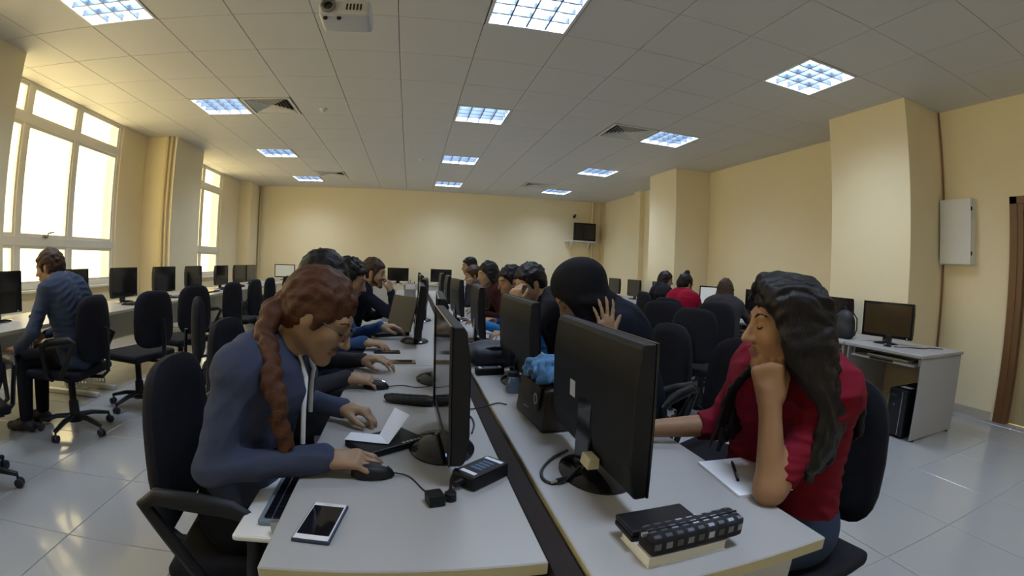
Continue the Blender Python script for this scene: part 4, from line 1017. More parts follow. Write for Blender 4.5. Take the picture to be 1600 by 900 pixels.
# desk organiser with papers, far along
og = thing('desk_organiser', 'pen and paper organiser on the far left centre table', 'organiser', (-0.02, 5.85, TZ))
MB().box(-0.07, 0.07, -0.10, 0.10, 0, 0.006).box(-0.07, 0.07, -0.10, -0.095, 0.006, 0.18).box(-0.07, 0.07, 0.095, 0.10, 0.006, 0.18).box(-0.07, -0.065, -0.095, 0.095, 0.006, 0.12).obj('box', M_SILV, og)
for k in range(5): MB().box(-0.055, 0.06, -0.085+k*0.02, -0.083+k*0.02, 0.006, 0.22+0.02*(k % 2)).obj('paper_sheet', M_PAPER, og)
for k in range(5): MB().tube([(-0.04+k*0.02, 0.06, 0.007), (-0.05+k*0.025, 0.075, 0.25+0.02*(k % 3))], 0.005, 6).obj('pen', M_BLK, og)
# loose sheets near the men on the left side
for k, (x, y, a) in enumerate([(-0.12, 3.85, 10), (-0.10, 4.62, -8)]):
    mk(MB().box(-0.105, 0.105, -0.148, 0.148, 0, 0.003), 'paper_sheets', M_PAPER, ['white sheets lying past the open laptop', 'white sheets lying before the bearded man'][k], 'paper', (x, y, TZ), R_(a))
# brown handbag with blue scarf
bg_ = thing('handbag', 'dark brown handbag standing behind the large dark monitor', 'bag', (0.455, 1.46, TZ), R_(4))
M_BAG = mat('dark_brown_leather', (0.030, 0.022, 0.018), 0.5, var=0.2, scale=15, bump=0.15, bscale=90)
MB().prism([(-0.075, 0.0), (0.075, 0.0), (0.070, 0.02), (0.050, 0.135), (-0.058, 0.135), (-0.072, 0.02)], 'y', 0.14, -0.14).obj('bag_body', M_BAG, bg_, bevel=0.014, seg=3, smooth=True)
MB().prism([(-0.064, 0.128), (-0.074, 0.06), (-0.079, 0.06), (-0.069, 0.137), (-0.02, 0.143), (-0.02, 0.137)], 'y', 0.10, -0.10).obj('flap', M_BAG, bg_, bevel=0.003)
MB().tube([(-0.035, -0.09, 0.13), (-0.06, -0.05, 0.155), (-0.065, 0.02, 0.16), (-0.04, 0.08, 0.13)], 0.007, 8).obj('strap', M_BAG, bg_, smooth=True)
MB().tube([(-0.076+0.001*math.cos(t), -0.075+0.016*math.cos(t), 0.095+0.016*math.sin(t)) for t in np.linspace(0, 2*math.pi, 15)[:-1]], 0.0022, 6, closed=True).obj('ring', M_SILV, bg_, smooth=True)
MB().tube([(-0.079, -0.02, 0.05), (-0.082, 0.02, 0.05)], 0.002, 6).obj('buckle', M_SILV, bg_)
sv = Vol(0.005); rg = random.Random(3)
for k in range(34):
    x0, y0 = rg.uniform(-0.055, 0.05), rg.uniform(-0.115, 0.105)
    strand(sv, [(0.440+x0, 1.46+y0, 0.866+rg.uniform(0, 0.015)), (0.440+x0*0.5+rg.uniform(-0.045, 0.045), 1.46+y0*0.6, 0.893+rg.uniform(0, 0.035)), (0.440-x0+rg.uniform(-0.03, 0.03), 1.46-y0*0.7, 0.868+rg.uniform(0, 0.03))], 0.0125, 0.009, 5, 0.005)
so = vol_obj(sv, 'scarf', mat('light_blue_scarf', (0.075, 0.19, 0.34), 0.9, var=0.75, scale=30, bump=0.2, bscale=60), (0.43, 1.46, 0.86)); tag(so, 'crumpled light blue scarf stuffed on the brown handbag', 'scarf')
fk = thing('drink_flask', 'grey-blue flask standing beside the brown handbag', 'flask', (0.405, 1.80, TZ))
MB().lathe([(0.026, 0), (0.028, 0.01), (0.028, 0.055), (0.020, 0.068)], 18).obj('body', mat('grey_blue_metal', (0.10, 0.14, 0.20), 0.35, metal=0.5, var=0.1), fk, smooth=True); MB().lathe([(0.021, 0.067), (0.021, 0.083), (0.017, 0.086)], 16).obj('cap', M_BLK, fk, smooth=True)
# black shoulder bag on the right table
b2v = Vol(0.008); b2v.ell((0, 0, 0.055), (0.13, 0.15, 0.058), None, 0.04); b2v.ell((0.10, 0.04, 0.05), (0.10, 0.12, 0.045), None, 0.04); b2v.cone((-0.08, -0.10, 0.05), (0.10, -0.11, 0.045), 0.045, 0.04, 0.04); b2v.floor_cut(0.0)
sb = vol_obj(b2v, 'shoulder_bag', mat('navy_black_nylon', (0.012, 0.015, 0.028), 0.55, var=0.3, scale=12, bump=0.3, bscale=30), (0, 0, 0)); sb.location = (0.41, 2.40, TZ); tag(sb, 'limp black shoulder bag lying before the third dark monitor', 'bag')
MB().tube([(-0.05, -0.12, 0.09), (0.0, -0.13, 0.105), (0.08, -0.12, 0.10), (0.15, -0.09, 0.085), (0.20, -0.02, 0.06)], 0.010, 8, flat=0.4).obj('strap', M_BLK, sb, smooth=True)
# notebook, pencil case and wallet in front of the large monitor
nb = thing('notebook', 'thick white-paged notebook under the checked pencil case', 'notebook', (0.470, 0.673, TZ), R_(2))
MB().box(-0.082, 0.082, -0.052, 0.052, 0.002, 0.020).obj('pages', mat('cream_pages', (0.70, 0.70, 0.64), 0.8, var=0.06, scale=300, stretch=(0.02, 0.02, 3)), nb); MB().box(-0.084, 0.084, -0.054, 0.054, 0.0, 0.002).obj('back_cover', M_PAPER, nb); MB().box(-0.084, 0.084, -0.054, 0.054, 0.020, 0.022).obj('front_cover', M_PAPER, nb)
def checked():
    m = bpy.data.materials.new('checked_cloth'); m.use_nodes = True; nt = m.node_tree; b = nt.nodes['Principled BSDF']; b.inputs['Roughness'].default_value = 0.85
    tc = nt.nodes.new('ShaderNodeTexCoord'); mp = nt.nodes.new('ShaderNodeMapping'); mp.inputs['Scale'].default_value = (44, 44, 44)
    nt.links.new(tc.outputs['Object'], mp.inputs[0])
    br = nt.nodes.new('ShaderNodeTexVoronoi'); br.distance = 'CHEBYCHEV'; br.inputs['Randomness'].default_value = 0.0; br.inputs['Scale'].default_value = 1.0
    nt.links.new(mp.outputs[0], br.inputs['Vector'])
    cr = nt.nodes.new('ShaderNodeValToRGB'); cr.color_ramp.interpolation = 'CONSTANT'
    e = cr.color_ramp.elements; e[0].position = 0; e[0].color = (0.42, 0.45, 0.50, 1); e[1].position = 0.27; e[1].color = (0.022, 0.032, 0.075, 1)
    k = e.new(0.34); k.color = (0.018, 0.016, 0.022, 1)
    nt.links.new(br.outputs['Distance'], cr.inputs[0])
    n = nt.nodes.new('ShaderNodeTexWhiteNoise'); nt.links.new(br.outputs['Position'], n.inputs['Vector'])
    mx = nt.nodes.new('ShaderNodeMix'); mx.data_type = 'RGBA'; mx.blend_type = 'MULTIPLY'; mx.inputs[0].default_value = 0.85
    nt.links.new(cr.outputs[0], mx.inputs[6]); pw = nt.nodes.new('ShaderNodeMath'); pw.operation = 'POWER'; pw.inputs[1].default_value = 2.5; nt.links.new(n.outputs['Value'], pw.inputs[0]); nt.links.new(pw.outputs[0], mx.inputs[7]); nt.links.new(mx.outputs[2], b.inputs['Base Color'])
    return m
pc = thing('pencil_case', 'dark checked pencil case with pale squares lying on the notebook', 'pencil case', (0.488, 0.642, TZ+0.022), R_(3))
MB().box(-0.102, 0.102, -0.027, 0.027, 0, 0.042).obj('case', checked(), pc, bevel=0.012, seg=3, smooth=True)
MB().box(-0.098, 0.098, -0.002, 0.002, 0.0415, 0.0435).obj('zip', M_BLK, pc); MB().box(-0.110, -0.098, -0.003, 0.003, 0.034, 0.040).obj('zip_pull', M_SILV, pc)
wl_ = thing('wallet', 'black folding wallet lying behind the checked pencil case', 'wallet', (0.450, 0.708, TZ+0.022), R_(2))
MB().box(-0.073, 0.073, -0.036, 0.036, 0, 0.011).obj('lower_flap', M_BLK, wl_, bevel=0.004); MB().box(-0.073, 0.073, -0.036, 0.036, 0.012, 0.023).obj('upper_flap', M_BLK, wl_, bevel=0.004)
# sheet pad and pen by the elbow
pd = thing('writing_pad', 'white writing pad under the resting elbow, jutting over the table edge', 'pad', (0.800, 0.885, TZ), R_(-6))
MB().box(-0.075, 0.085, -0.105, 0.105, 0, 0.008).obj('pages', M_PAPER, pd)
pn = thing('pen', 'black pen lying on the white writing pad', 'pen', (0.790, 0.905, TZ+0.0125), R_(60))
MB().tube([(-0.06, 0, 0), (0.05, 0, 0), (0.065, 0, 0)], [0.0042, 0.0042, 0.0015], 8).obj('barrel', M_BLK, pn, smooth=True); MB().box(-0.058, -0.02, -0.001, 0.001, 0.003, 0.0055).obj('clip', M_SILV, pn)
# ------------------------------------------------------------------ desk nearest the door
tw = thing('computer_tower', 'black computer tower under the desk nearest the door', 'computer', (3.90, 2.245, 0))
MB().box(-0.21, 0.21, -0.09, 0.09, 0.012, 0.40).obj('case', M_BLK, tw, bevel=0.006)
MB().box(-0.222, -0.209, -0.088, 0.088, 0.02, 0.395).obj('front_panel', M_BLKG, tw, bevel=0.004); MB().box(-0.225, -0.221, -0.045, -0.040, 0.03, 0.385).obj('silver_stripe', M_SILV, tw)
MB().box(-0.224, -0.221, 0.0, 0.07, 0.33, 0.36).obj('drive_bay', M_DARK, tw); MB().lathe([(0.006, 0), (0.006, 0.003)], 10).xf(Matrix.Translation((-0.221, 0.03, 0.27)) @ Matrix.Rotation(R_(-90), 4, 'Y')).obj('power_button', M_SILV, tw)
MB().box(-0.12, -0.06, -0.05, 0.05, 0.4, 0.4012).obj('sticker', M_PAPER, tw)
for sx in (-0.18, 0.18):
    for sy in (-0.07, 0.07): MB().lathe([(0.014, 0), (0.014, 0.013)], 10, c=(sx, sy)).obj('foot', M_BLK, tw)
wc = thing('webcam', 'small black webcam standing on the desk nearest the door', 'webcam', (3.84, 2.52, 0.70))
MB().box(-0.022, 0.022, -0.030, 0.030, 0, 0.012).obj('base', M_BLK, wc, bevel=0.003); MB().tube([(0, 0, 0.012), (0, 0, 0.06)], 0.009, 10).obj('stem', M_BLK, wc); MB().box(-0.016, 0.016, -0.024, 0.024, 0.06, 0.095).obj('head', M_BLK, wc, bevel=0.006)
mk(MB().tube([tuple(p) for p in spline([(3.87, 2.47, 0.704), (3.98, 2.38, 0.704), (4.10, 2.28, 0.704), (4.18, 2.30, 0.704), (4.28, 2.20, 0.704)], 20)], 0.004, 6), 'monitor_cable', M_CABLE, 'black cable lying on the desk nearest the door', 'cable', smooth=True)
def backpack(label, loc, rz, m, s=1.0, marks=False):
    t = thing('backpack', label, 'backpack', loc, rz)
    v = Vol(0.010); v.ell((0, 0, 0.15*s), (0.10*s, 0.145*s, 0.165*s), None, 0.05); v.cone((-0.02, -0.09*s, 0.06*s), (-0.02, 0.09*s, 0.06*s), 0.075*s, 0.075*s, 0.05); v.ell((-0.075*s, 0, 0.10*s), (0.05*s, 0.10*s, 0.085*s), None, 0.03); v.floor_cut(0)
    vol_obj(v, 'bag_body', m, (0, 0, 0), t)
    for e in (-1, 1): MB().tube([(0.06*s, e*0.06*s, 0.29*s), (0.115*s, e*0.075*s, 0.22*s), (0.12*s, e*0.08*s, 0.10*s), (0.08*s, e*0.09*s, 0.03*s)], 0.014*s, 8, flat=0.4).obj('strap', M_BLK, t, smooth=True)
    MB().tube([(-0.01, -0.035*s, 0.305*s), (-0.01, -0.02*s, 0.335*s), (-0.01, 0.02*s, 0.335*s), (-0.01, 0.035*s, 0.305*s)], 0.007, 8).obj('carry_loop', M_BLK, t, smooth=True)
    if marks:
        for k in range(4): MB().box(-0.132*s, -0.118*s, 0.03-0.01*(k % 2), 0.045, 0.05+0.035*k, 0.065+0.035*k).obj('reflective_mark', M_PAPER, t)
    return t
backpack('navy backpack with pale marks on the second desk from the door', (3.86, 3.36, 0.70), R_(10), mat('navy_nylon', (0.012, 0.020, 0.05), 0.6, var=0.3, bump=0.2, bscale=40), 0.82, True)
backpack('black backpack leaning beside the monitor with the brown painted reflection', (3.90, 3.08, 0.70), R_(-12), mat('black_nylon', (0.010, 0.010, 0.013), 0.6, var=0.3, bump=0.2, bscale=40), 0.86)
ab = backpack('black bag with a grey strap on the aisle chair seat', (-1.19, 3.21, 0.47), R_(20), MATS['black_nylon'], 0.8)
MB().tube([(-0.10, -0.06, 0.05), (-0.115, -0.06, 0.15), (-0.08, -0.05, 0.25), (0.0, -0.03, 0.27)], 0.012, 8, flat=0.4).obj('grey_strap', MATS['silver_trim'], ab, smooth=True)
# ------------------------------------------------------------------ fixtures on the far wall and right wall
tv = thing('television', 'black television on a wall shelf in the far right corner', 'television', (4.49, 12.0, 1.985))
MB().box(-0.31, 0.31, -0.10, -0.02, 0.0, 0.48).obj('cabinet', M_BLK, tv, bevel=0.012); MB().prism([(-0.25, 0.04), (0.25, 0.04), (0.16, 0.30), (-0.16, 0.30)], 'z', 0.06, 0.42).xf(Matrix.Translation((0, -0.06, 0))).obj('tube_back', M_BLK, tv, bevel=0.01); MB().box(-0.265, 0.265, -0.104, -0.098, 0.055, 0.435).obj('screen', M_SCR, tv)
sf = thing('tv_shelf', 'white wall shelf carrying the television', 'shelf', (4.45, 12.05, 1.96))
MB().box(-0.42, 0.36, -0.20, 0.245, 0.0, 0.022).obj('board', M_WHITE, sf, bevel=0.003)
for x in (-0.25, 0.25): MB().prism([(0.0, 0.0), (0.245, 0.0), (0.245, -0.22)], 'x', x-0.012, x+0.012).obj('bracket', M_WHITE, sf)
cm = thing('security_camera', 'small dark security camera on the back wall above the television', 'camera', (4.28, 12.22, 2.66))
MB().box(-0.03, 0.03, 0.05, 0.08, -0.03, 0.06).obj('mount', M_WHITE, cm); MB().tube([(0, 0.05, 0.02), (0.0, 0.0, 0.02)], 0.012, 8).obj('arm', M_WHITE, cm)
MB().tube([(0.03, 0.02, 0.03), (-0.04, -0.10, -0.03)], 0.035, 12).obj('body', M_BLK, cm, smooth=True); MB().tube([(-0.04, -0.10, -0.03), (-0.046, -0.11, -0.035)], 0.022, 12).obj('lens', M_GLOSS, cm)
eb_ = thing('electrical_box', 'white electrical cabinet with black hinges on the right wall', 'cabinet', (XR, 2.515, 1.47))
MB().box(-0.10, 0.0, -0.175, 0.195, 0, 0.66).obj('cabinet_box', M_WHITE, eb_, bevel=0.004); MB().box(-0.118, -0.102, -0.170, 0.190, 0.005, 0.655).obj('cabinet_door', M_WHITE, eb_, bevel=0.003)
for z in (0.11, 0.55): MB().tube([(-0.112, -0.176, z-0.018), (-0.112, -0.176, z+0.018)], 0.009, 8).obj('hinge', M_BLK, eb_)
M_SKIN = mat('light_skin', (0.32, 0.195, 0.112), 0.55, var=0.06, scale=25, bump=0.02, bscale=300)
M_SKIN2 = mat('tan_skin', (0.30, 0.160, 0.080), 0.55, var=0.06, scale=25)
M_LIPS = mat('lips', (0.21, 0.085, 0.06), 0.5, var=0.05)
M_HAIR = mat('dark_hair', (0.008, 0.0055, 0.005), 0.45, spec=0.25, var=0.5, scale=40, stretch=(6, 6, 1), bump=0.25, bscale=60)
M_HAIRB = mat('brown_hair', (0.045, 0.023, 0.012), 0.55, spec=0.25, var=0.4, scale=40, stretch=(6, 6, 1), bump=0.2, bscale=60)
M_AUB = mat('auburn_hair', (0.075, 0.026, 0.010), 0.5, spec=0.3, var=0.45, scale=45, stretch=(2, 6, 5), bump=0.3, bscale=70)
def cloth(n, c, r=0.9): return mat(n, c, r, var=0.15, scale=12, bump=0.25, bscale=22, spec=0.2)
C_HOOD = cloth('slate_blue_hoodie', (0.050, 0.062, 0.108)); C_RED = cloth('crimson_top', (0.150, 0.005, 0.016)); C_DJEAN = cloth('dark_denim', (0.015, 0.022, 0.045)); C_JEAN = cloth('blue_denim', (0.03, 0.045, 0.09))
C_BLK = cloth('black_cloth', (0.010, 0.010, 0.013)); C_GREY = cloth('charcoal_cloth', (0.035, 0.033, 0.038)); C_BLUE = cloth('blue_sweater', (0.030, 0.065, 0.17)); C_NAVY = cloth('navy_jacket', (0.008, 0.010, 0.020))
C_WHITE = cloth('pale_shirt', (0.38, 0.38, 0.40)); C_MAR = cloth('dark_maroon_top', (0.045, 0.010, 0.010)); C_SHIRT = cloth('grey_blue_shirt', (0.036, 0.048, 0.080)); C_CRIM = cloth('bright_crimson_sweater', (0.28, 0.003, 0.025)); C_TEAL = cloth('bright_blue_sleeve', (0.02, 0.13, 0.32))
M_SHOE = mat('black_shoe', (0.015, 0.015, 0.017), 0.5, var=0.2)
DN = (0, 0, -1)
# ---------------------------------------------------------------- red-haired woman in the blue hoodie
def hair_red(v, c, ax, s, neck, l, f):
    cap(v, c, ax, s, 0.0, 0.004, -0.012); F, L, U = ax; rng = random.Random(4)
    def p(a, b, d): return c+(F*a+L*b+U*d)*s
    for i in range(34):      # combed back over the skull to the nape
        a = rng.uniform(-1, 1); st = p(0.070-0.03*abs(a), a*0.066, 0.082-0.035*a*a)
        strand(v, [st, p(0.0, a*0.088, 0.108-0.04*a*a), p(-0.085, a*0.072, 0.065-0.02*abs(a)), p(-0.105, a*0.030-0.03, -0.030)], 0.0085, 0.008, 7, 0.006)
    # braid over the near shoulder
    br = [p(-0.100, -0.03, -0.02), p(-0.105, -0.060, -0.060), p(-0.085, -0.085, -0.105), nv([-0.315, 1.045, 0.965]), nv([-0.300, 1.030, 0.90]), nv([-0.292, 1.030, 0.83]), nv([-0.286, 1.04, 0.765])]
    q = spline(br, 20)
    for i in range(20):
        t = i/20; r = 0.025*(1-0.40*t); w = 0.010*math.sin(i*1.5)
        v.cone(q[i]+nv([w, 0, 0]), q[i+1]+nv([-w, 0, 0]), r, r*0.9, 0.006)
    for i in range(7):      # loose wisps at the nape
        b = p(-0.10+rng.uniform(-0.02, 0.02), rng.uniform(-0.05, 0.04), -0.03+rng.uniform(-0.04, 0.03))
        strand(v, [b, b-F*0.015-U*rng.uniform(0.0, 0.02), b-F*0.022-U*rng.uniform(0.02, 0.06)+L*rng.uniform(-0.02, 0.02)], 0.006, 0.0035, 4, 0.004)
b1, o1, a1 = person('red-haired woman in a slate blue hoodie leaning over the nearest table', 'person', (-0.47, 1.24, 0.545), 0, (-0.360, 1.235, 0.985), (-0.232, 1.195, 1.085), -6, 32,
    dict(w=(-0.205, 1.060, 0.760), e=(-0.465, 1.005, 0.745), s=(-0.405, 1.060, 0.965), d=(1, 0.02, -0.06), n=(0.05, 0.15, -1), pose='mouse'),
    dict(w=(-0.215, 1.445, 0.765), e=(-0.40, 1.53, 0.77), s=(-0.375, 1.405, 0.965), d=(1, -0.25, -0.12), n=(-0.1, -0.2, -1), pose='cup'),
    (M_SKIN, M_LIPS, C_HOOD, C_BLK, M_SHOE), vox=0.0055, female=True, fat=0.86, hair=(hair_red, M_AUB, None, 0.005), detail=True, hs=0.88, s=0.97)
# hood, drawstrings, glasses
hv = Vol(0.007)
for i in range(9):
    a = -1+2*i/8
    hv.cone(nv([-0.375+0.035*a*a, 1.235+0.080*a, 1.025-0.02*a*a]), nv([-0.43+0.035*a*a, 1.235+0.105*a, 0.985-0.02*a*a]), 0.024, 0.028, 0.03)
hv.cone((-0.45, 1.18, 0.965), (-0.45, 1.29, 0.965), 0.042, 0.042, 0.03)
vol_obj(hv, 'hood', C_HOOD, o1, b1)
for dy, dz in ((-0.05, 0.0), (0.035, 0.05)):
    m_ = MB().tube([(x-o1[0], y-o1[1], z) for x, y, z in ((-0.285, 1.235+dy, 0.985), (-0.262, 1.225+dy*1.2, 0.93), (-0.268, 1.215+dy*1.3, 0.85+dz), (-0.275, 1.215+dy*1.3, 0.76+dz))], 0.0065, 8); m_.obj('drawstring', M_PAPER, b1, smooth=True)
def glasses(body, org, hc, ax, s, m):
    F, L, U = ax
    def p(a, b, d): return tuple(nv(hc)+(F*a+L*b+U*d)*s-nv(org))
    g = MB()
    for e in (-1, 1):
        g.tube([p(0.106, e*(0.031+0.023*math.cos(t)), -0.002+0.016*math.sin(t)) for t in np.linspace(0, 2*math.pi, 17)[:-1]], 0.0016, 6, closed=True)
        g.tube([p(0.104, e*0.054, 0.004), p(0.05, e*0.075, 0.006), p(-0.01, e*0.082, 0.008)], 0.0016, 6)
    g.tube([p(0.106, -0.009, 0.002), p(0.110, 0, 0.005), p(0.106, 0.009, 0.002)], 0.0016, 6)
    g.obj('glasses', m, body, smooth=True)
glasses(b1, o1, (-0.232, 1.195, 1.085), a1, 0.88, mat('thin_dark_frame', (0.05, 0.04, 0.04), 0.4, var=0.1))
# ---------------------------------------------------------------- dark-haired woman in the red top
def hair_dark(v, c, ax, s, neck, l, f):
    cap(v, c, ax, s, 0.0, 0.008, -0.006); F, L, U = ax; rng = random.Random(8)
    def p(a, b, d): return c+(F*a+L*b+U*d)*s
    for i in range(46):      # camera side and back: from the parting down past the shoulder
        t = i/45
        st = p(0.066-0.11*t, 0.006, 0.122-0.012*abs(t-0.4))
        m0 = p(0.074-0.170*t, 0.056+0.026*math.sin(math.pi*min(t*1.3, 1)), 0.080-0.01*t)
        m1 = p(0.040-0.150*t, 0.094-0.035*t*t, 0.000)
        m2 = p(0.022-0.135*t, 0.104-0.035*t*t, -0.090)
        if t < 0.62:
            e1 = nv([0.868+0.17*t, 0.722+0.03*t, 0.945+0.015*rng.random()]); e2 = nv([0.858+0.15*t+rng.uniform(-0.01, 0.01), 0.708+0.03*t, 0.86]); e3 = nv([0.850+0.13*t+rng.uniform(-0.012, 0.012), 0.715+0.03*t, 0.785+0.07*t+rng.uniform(-0.03, 0.03)])
        else:
            q = (t-0.62)/0.38
            e1 = nv([1.035+0.03*q, 0.76+0.16*q, 0.985]); e2 = nv([1.085+0.025*q, 0.76+0.18*q, 0.90]); e3 = nv([1.105+0.02*q, 0.775+0.17*q, 0.80+rng.uniform(-0.03, 0.03)])
        strand(v, [st, m0, m1, m2, e1, e2, e3], 0.015, 0.009, 14, 0.008)
    for i in range(12):      # far side, hanging in front of the chest
        t = i/11
        st = p(0.064-0.10*t, 0.002, 0.120); m0 = p(0.070-0.14*t, -0.064, 0.072); m1 = p(0.048-0.12*t, -0.090, -0.02); m2 = p(0.03-0.10*t, -0.098, -0.10)
        e1 = nv([0.800+0.08*t, 0.975+0.03*t, 0.93]); e2 = nv([0.775+0.08*t+rng.uniform(-0.01, 0.01), 0.985, 0.84]); e3 = nv([0.765+0.09*t+rng.uniform(-0.02, 0.02), 0.99, 0.775+rng.uniform(-0.02, 0.03)])
        strand(v, [st, m0, m1, m2, e1, e2, e3], 0.0125, 0.004, 12, 0.008)
b2, o2, a2 = person('long-haired woman in a crimson top resting her chin on her fist', 'person', (1.00, 0.93, 0.545), 188, (0.945, 0.925, 1.01), (0.846, 0.850, 1.113), 160, 3,
    dict(w=(0.665, 1.20, 0.760), e=(0.895, 1.135, 0.775), s=(0.965, 1.085, 0.965), d=(-1, 0.12, -0.06), n=(0, 0, -1), pose='mouse'),
    dict(w=(0.772, 0.795, 0.940), e=(0.772, 0.752, 0.752), s=(0.985, 0.765, 0.955), d=(-0.05, 0.20, 1), n=(0.80, 0.55, 0.1), pose='fist'),
    (M_SKIN2, M_LIPS, C_RED, C_JEAN, M_SHOE), vox=0.0055, female=True, fat=0.88, sleeve=(0.22, -0.14), hair=(hair_dark, M_HAIR, None, 0.005), detail=True, hs=0.88, hroll=3)
# ---------------------------------------------------------------- left side of the centre row
person('dark-haired student in charcoal, directly behind the red-haired woman, hand on a mouse', 'person', (-0.60, 2.02, 0.545), 0, (-0.46, 1.99, 1.03), (-0.365, 1.97, 1.13), 0, 24,
    dict(w=(-0.255, 1.855, 0.760), pole=(-0.3, -0.6, -1), d=(1, 0.0, -0.1), n=(0, 0.1, -1), pose='mouse'), dict(w=(-0.22, 2.20, 0.762), pole=(-0.2, 0.6, -1), n=(0, 0, -1)),
    (M_SKIN, M_LIPS, C_GREY, C_BLK, M_SHOE), vox=0.009, hair=(hair_short(0.008, 1), M_HAIR))
person('man in a blue sweater bent towards the open laptop', 'person', (-0.62, 2.98, 0.545), 4, (-0.47, 2.93, 1.01), (-0.375, 2.90, 1.115), -5, 22,
    dict(w=(-0.27, 2.69, 0.765), pole=(-0.2, -0.5, -1), d=(1, -0.05, -0.12), n=(0, 0.1, -1), pose='relax'), dict(w=(-0.20, 3.10, 0.80), pole=(-0.2, 0.6, -1), d=(1, 0, 0), n=(0, 0, -1)),
    (M_SKIN, M_LIPS, C_BLUE, C_DJEAN, M_SHOE), vox=0.009, hair=(hair_short(0.002, 2), M_HAIR))
person('bearded man in a navy jacket holding a hand to his mouth', 'person', (-0.60, 4.18, 0.545), 0, (-0.43, 4.14, 1.01), (-0.325, 4.10, 1.125), -12, 10,
    dict(w=(-0.175, 4.035, 0.965), e=(-0.12, 3.98, 0.75), d=(-0.25, 0.15, 1), n=(-1, 0.3, 0), pose='cup'), dict(w=(-0.20, 4.32, 0.762), pole=(-0.2, 0.6, -1), n=(0, 0, -1)),
    (M_SKIN, M_LIPS, C_NAVY, C_BLK, M_SHOE), vox=0.011, hair=(hair_short(0.006, 3, beard=True), M_HAIRB))
# ---------------------------------------------------------------- right side of the centre row
b10, o10, a10 = person('woman in a black headscarf and navy jacket bowing over the table', 'person', (1.06, 2.02, 0.545), 182, (0.86, 1.98, 1.035), (0.700, 1.925, 1.115), 178, 42,
    dict(w=(0.66, 2.16, 0.765), pole=(0.2, 0.6, -1), n=(0, 0, -1)), dict(w=(0.752, 1.700, 0.940), e=(0.80, 1.70, 0.755), d=(-0.12, 0.0, 1), n=(-0.2, 1, 0), pose='open'),
    (M_SKIN, M_LIPS, C_NAVY, C_BLK, M_SHOE), vox=0.008, female=True, fat=1.1, hair=(scarf(), C_BLK, 'headscarf'))
person('man in black resting his forehead against his hand', 'person', (1.08, 2.95, 0.545), 180, (0.86, 2.93, 1.03), (0.735, 2.90, 1.118), 196, 20,
    dict(w=(0.64, 3.08, 0.765), pole=(0.2, 0.6, -1), n=(0, 0, -1)), dict(w=(0.625, 2.775, 0.985), e=(0.63, 2.75, 0.755), d=(0.0, 0.18, 1), n=(0.7, 0.7, 0), pose='cup'),
    (M_SKIN, M_LIPS, C_BLK, C_BLK, M_SHOE), vox=0.010, hair=(hair_short(0.004, 5), M_HAIR))
person('young man with blue sleeves leaning behind the forehead-resting man', 'person', (1.05, 3.68, 0.545), 180, (0.87, 3.65, 1.00), (0.76, 3.62, 1.105), 195, 15,
    dict(w=(0.68, 3.78, 0.765), pole=(0.2, 0.6, -1), n=(0, 0, -1)), dict(w=(0.56, 3.42, 0.78), pole=(0.3, -0.6, -1), n=(0, 0, -1)),
    (M_SKIN2, M_LIPS, C_TEAL, C_BLK, M_SHOE), vox=0.012, hair=(hair_short(0.004, 6), M_HAIR))
person('woman with long loose dark hair in a maroon top, centre row', 'person', (1.05, 4.65, 0.545), 180, (0.84, 4.62, 1.02), (0.735, 4.60, 1.135), 192, 12,
    dict(w=(0.66, 4.76, 0.765), pole=(0.2, 0.6, -1), n=(0, 0, -1)), dict(w=(0.66, 4.45, 0.765), pole=(0.2, -0.6, -1), n=(0, 0, -1)),
    (M_SKIN, M_LIPS, C_MAR, C_BLK, M_SHOE), vox=0.011, female=True, hair=(hair_long(0.16, 7, n=20), M_HAIR))
person('student propping a cheek on a fist beside the long-haired woman', 'person', (1.0, 5.75, 0.545), 180, (0.82, 5.75, 0.985), (0.735, 5.72, 1.09), 190, 12,
    dict(w=(0.66, 5.9, 0.765), pole=(0.2, 0.6, -1), n=(0, 0, -1)), dict(w=(0.67, 5.60, 0.965), e=(0.66, 5.55, 0.755), d=(0, 0.1, 1), n=(0.7, 0.7, 0), pose='fist'),
    (M_SKIN, M_LIPS, C_GREY, C_BLK, M_SHOE), vox=0.013, female=True, hair=(hair_short(0.008, 9), M_HAIRB))
person('man in a pale shirt farthest back in the centre row', 'person', (1.05, 6.62, 0.545), 180, (0.87, 6.60, 1.09), (0.79, 6.60, 1.205), 190, 8,
    dict(w=(0.66, 6.75, 0.765), pole=(0.2, 0.6, -1), n=(0, 0, -1)), dict(w=(0.66, 6.4, 0.765), pole=(0.2, -0.6, -1), n=(0, 0, -1)),
    (M_SKIN, M_LIPS, C_WHITE, C_BLK, M_SHOE), vox=0.013, hair=(hair_short(0.004, 10), M_HAIR))
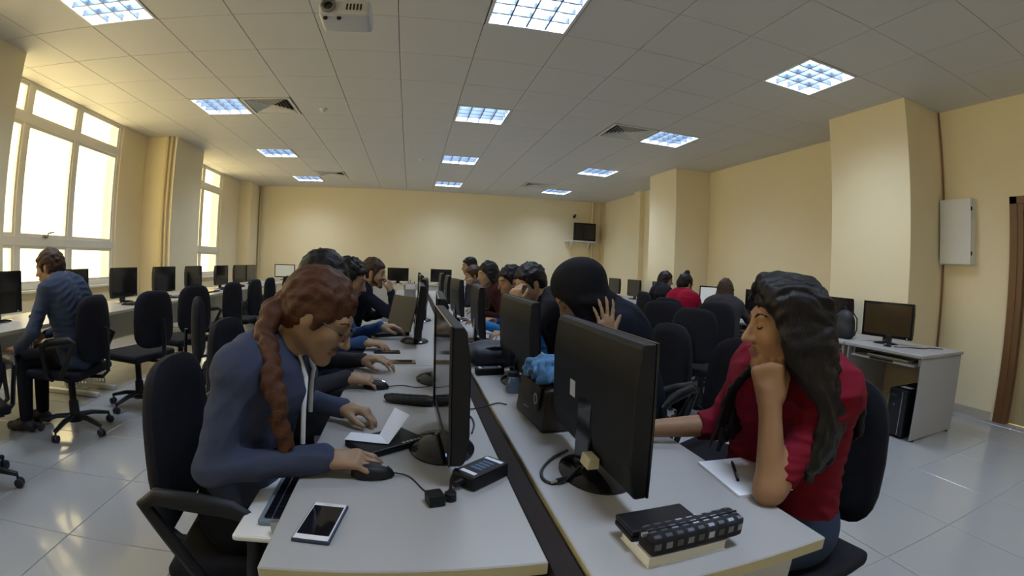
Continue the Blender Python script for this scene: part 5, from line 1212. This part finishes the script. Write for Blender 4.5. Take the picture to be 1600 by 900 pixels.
# ---------------------------------------------------------------- window side
person('man in a grey-blue shirt seated at the window tables, back turned', 'person', (-2.33, 2.95, 0.545), 188, (-2.47, 2.93, 1.03), (-2.585, 2.92, 1.128), 195, 14,
    dict(w=(-2.77, 3.08, 0.64), pole=(0.3, 0.6, -1), n=(0, 0, -1)), dict(w=(-2.68, 2.68, 0.60), pole=(0.5, -0.7, -0.6), d=(-1, 0, -0.1), n=(0, 0, -1), pose='open'),
    (M_SKIN2, M_LIPS, C_SHIRT, C_BLK, M_SHOE), vox=0.009, hair=(hair_short(0.010, 11, n=40), M_HAIRB))
# ---------------------------------------------------------------- wall side
person('woman in a bright crimson sweater with a hair bun, back to the camera', 'person', (2.98, 4.72, 0.545), 22, (3.08, 4.80, 0.99), (3.15, 4.86, 1.10), 10, 18,
    dict(w=(3.52, 4.72, 0.74), pole=(-0.3, -0.6, -1), n=(0, 0, -1)), dict(w=(3.5, 5.0, 0.74), pole=(-0.3, 0.6, -1), n=(0, 0, -1)),
    (M_SKIN, M_LIPS, C_CRIM, C_BLK, M_SHOE), vox=0.010, female=True, hair=(hair_bun(), M_HAIR))
person('dark-haired woman in black next to the crimson sweater, facing the wall', 'person', (3.40, 5.92, 0.545), 0, (3.44, 5.92, 1.01), (3.50, 5.92, 1.125), -25, 14,
    dict(w=(3.84, 5.78, 0.74), pole=(-0.3, -0.6, -1), n=(0, 0, -1)), dict(w=(3.84, 6.08, 0.74), pole=(-0.3, 0.6, -1), n=(0, 0, -1)),
    (M_SKIN, M_LIPS, C_BLK, C_BLK, M_SHOE), vox=0.011, female=True, hair=(hair_long(0.12, 12, n=16), M_HAIR))
person('brown-haired woman in a dark vest with pale sleeves, back to the camera', 'person', (3.12, 4.08, 0.545), 35, (3.20, 4.16, 0.96), (3.27, 4.23, 1.065), 40, 8,
    dict(w=(3.62, 4.12, 0.74), pole=(-0.2, -1, -0.8), n=(0, 0, -1)), dict(w=(3.5, 4.5, 0.74), pole=(-0.3, 0.6, -1), n=(0, 0, -1)),
    (M_SKIN, M_LIPS, C_GREY, C_BLK, M_SHOE), vox=0.010, female=True, hair=(hair_long(0.10, 13, n=20), M_HAIRB))
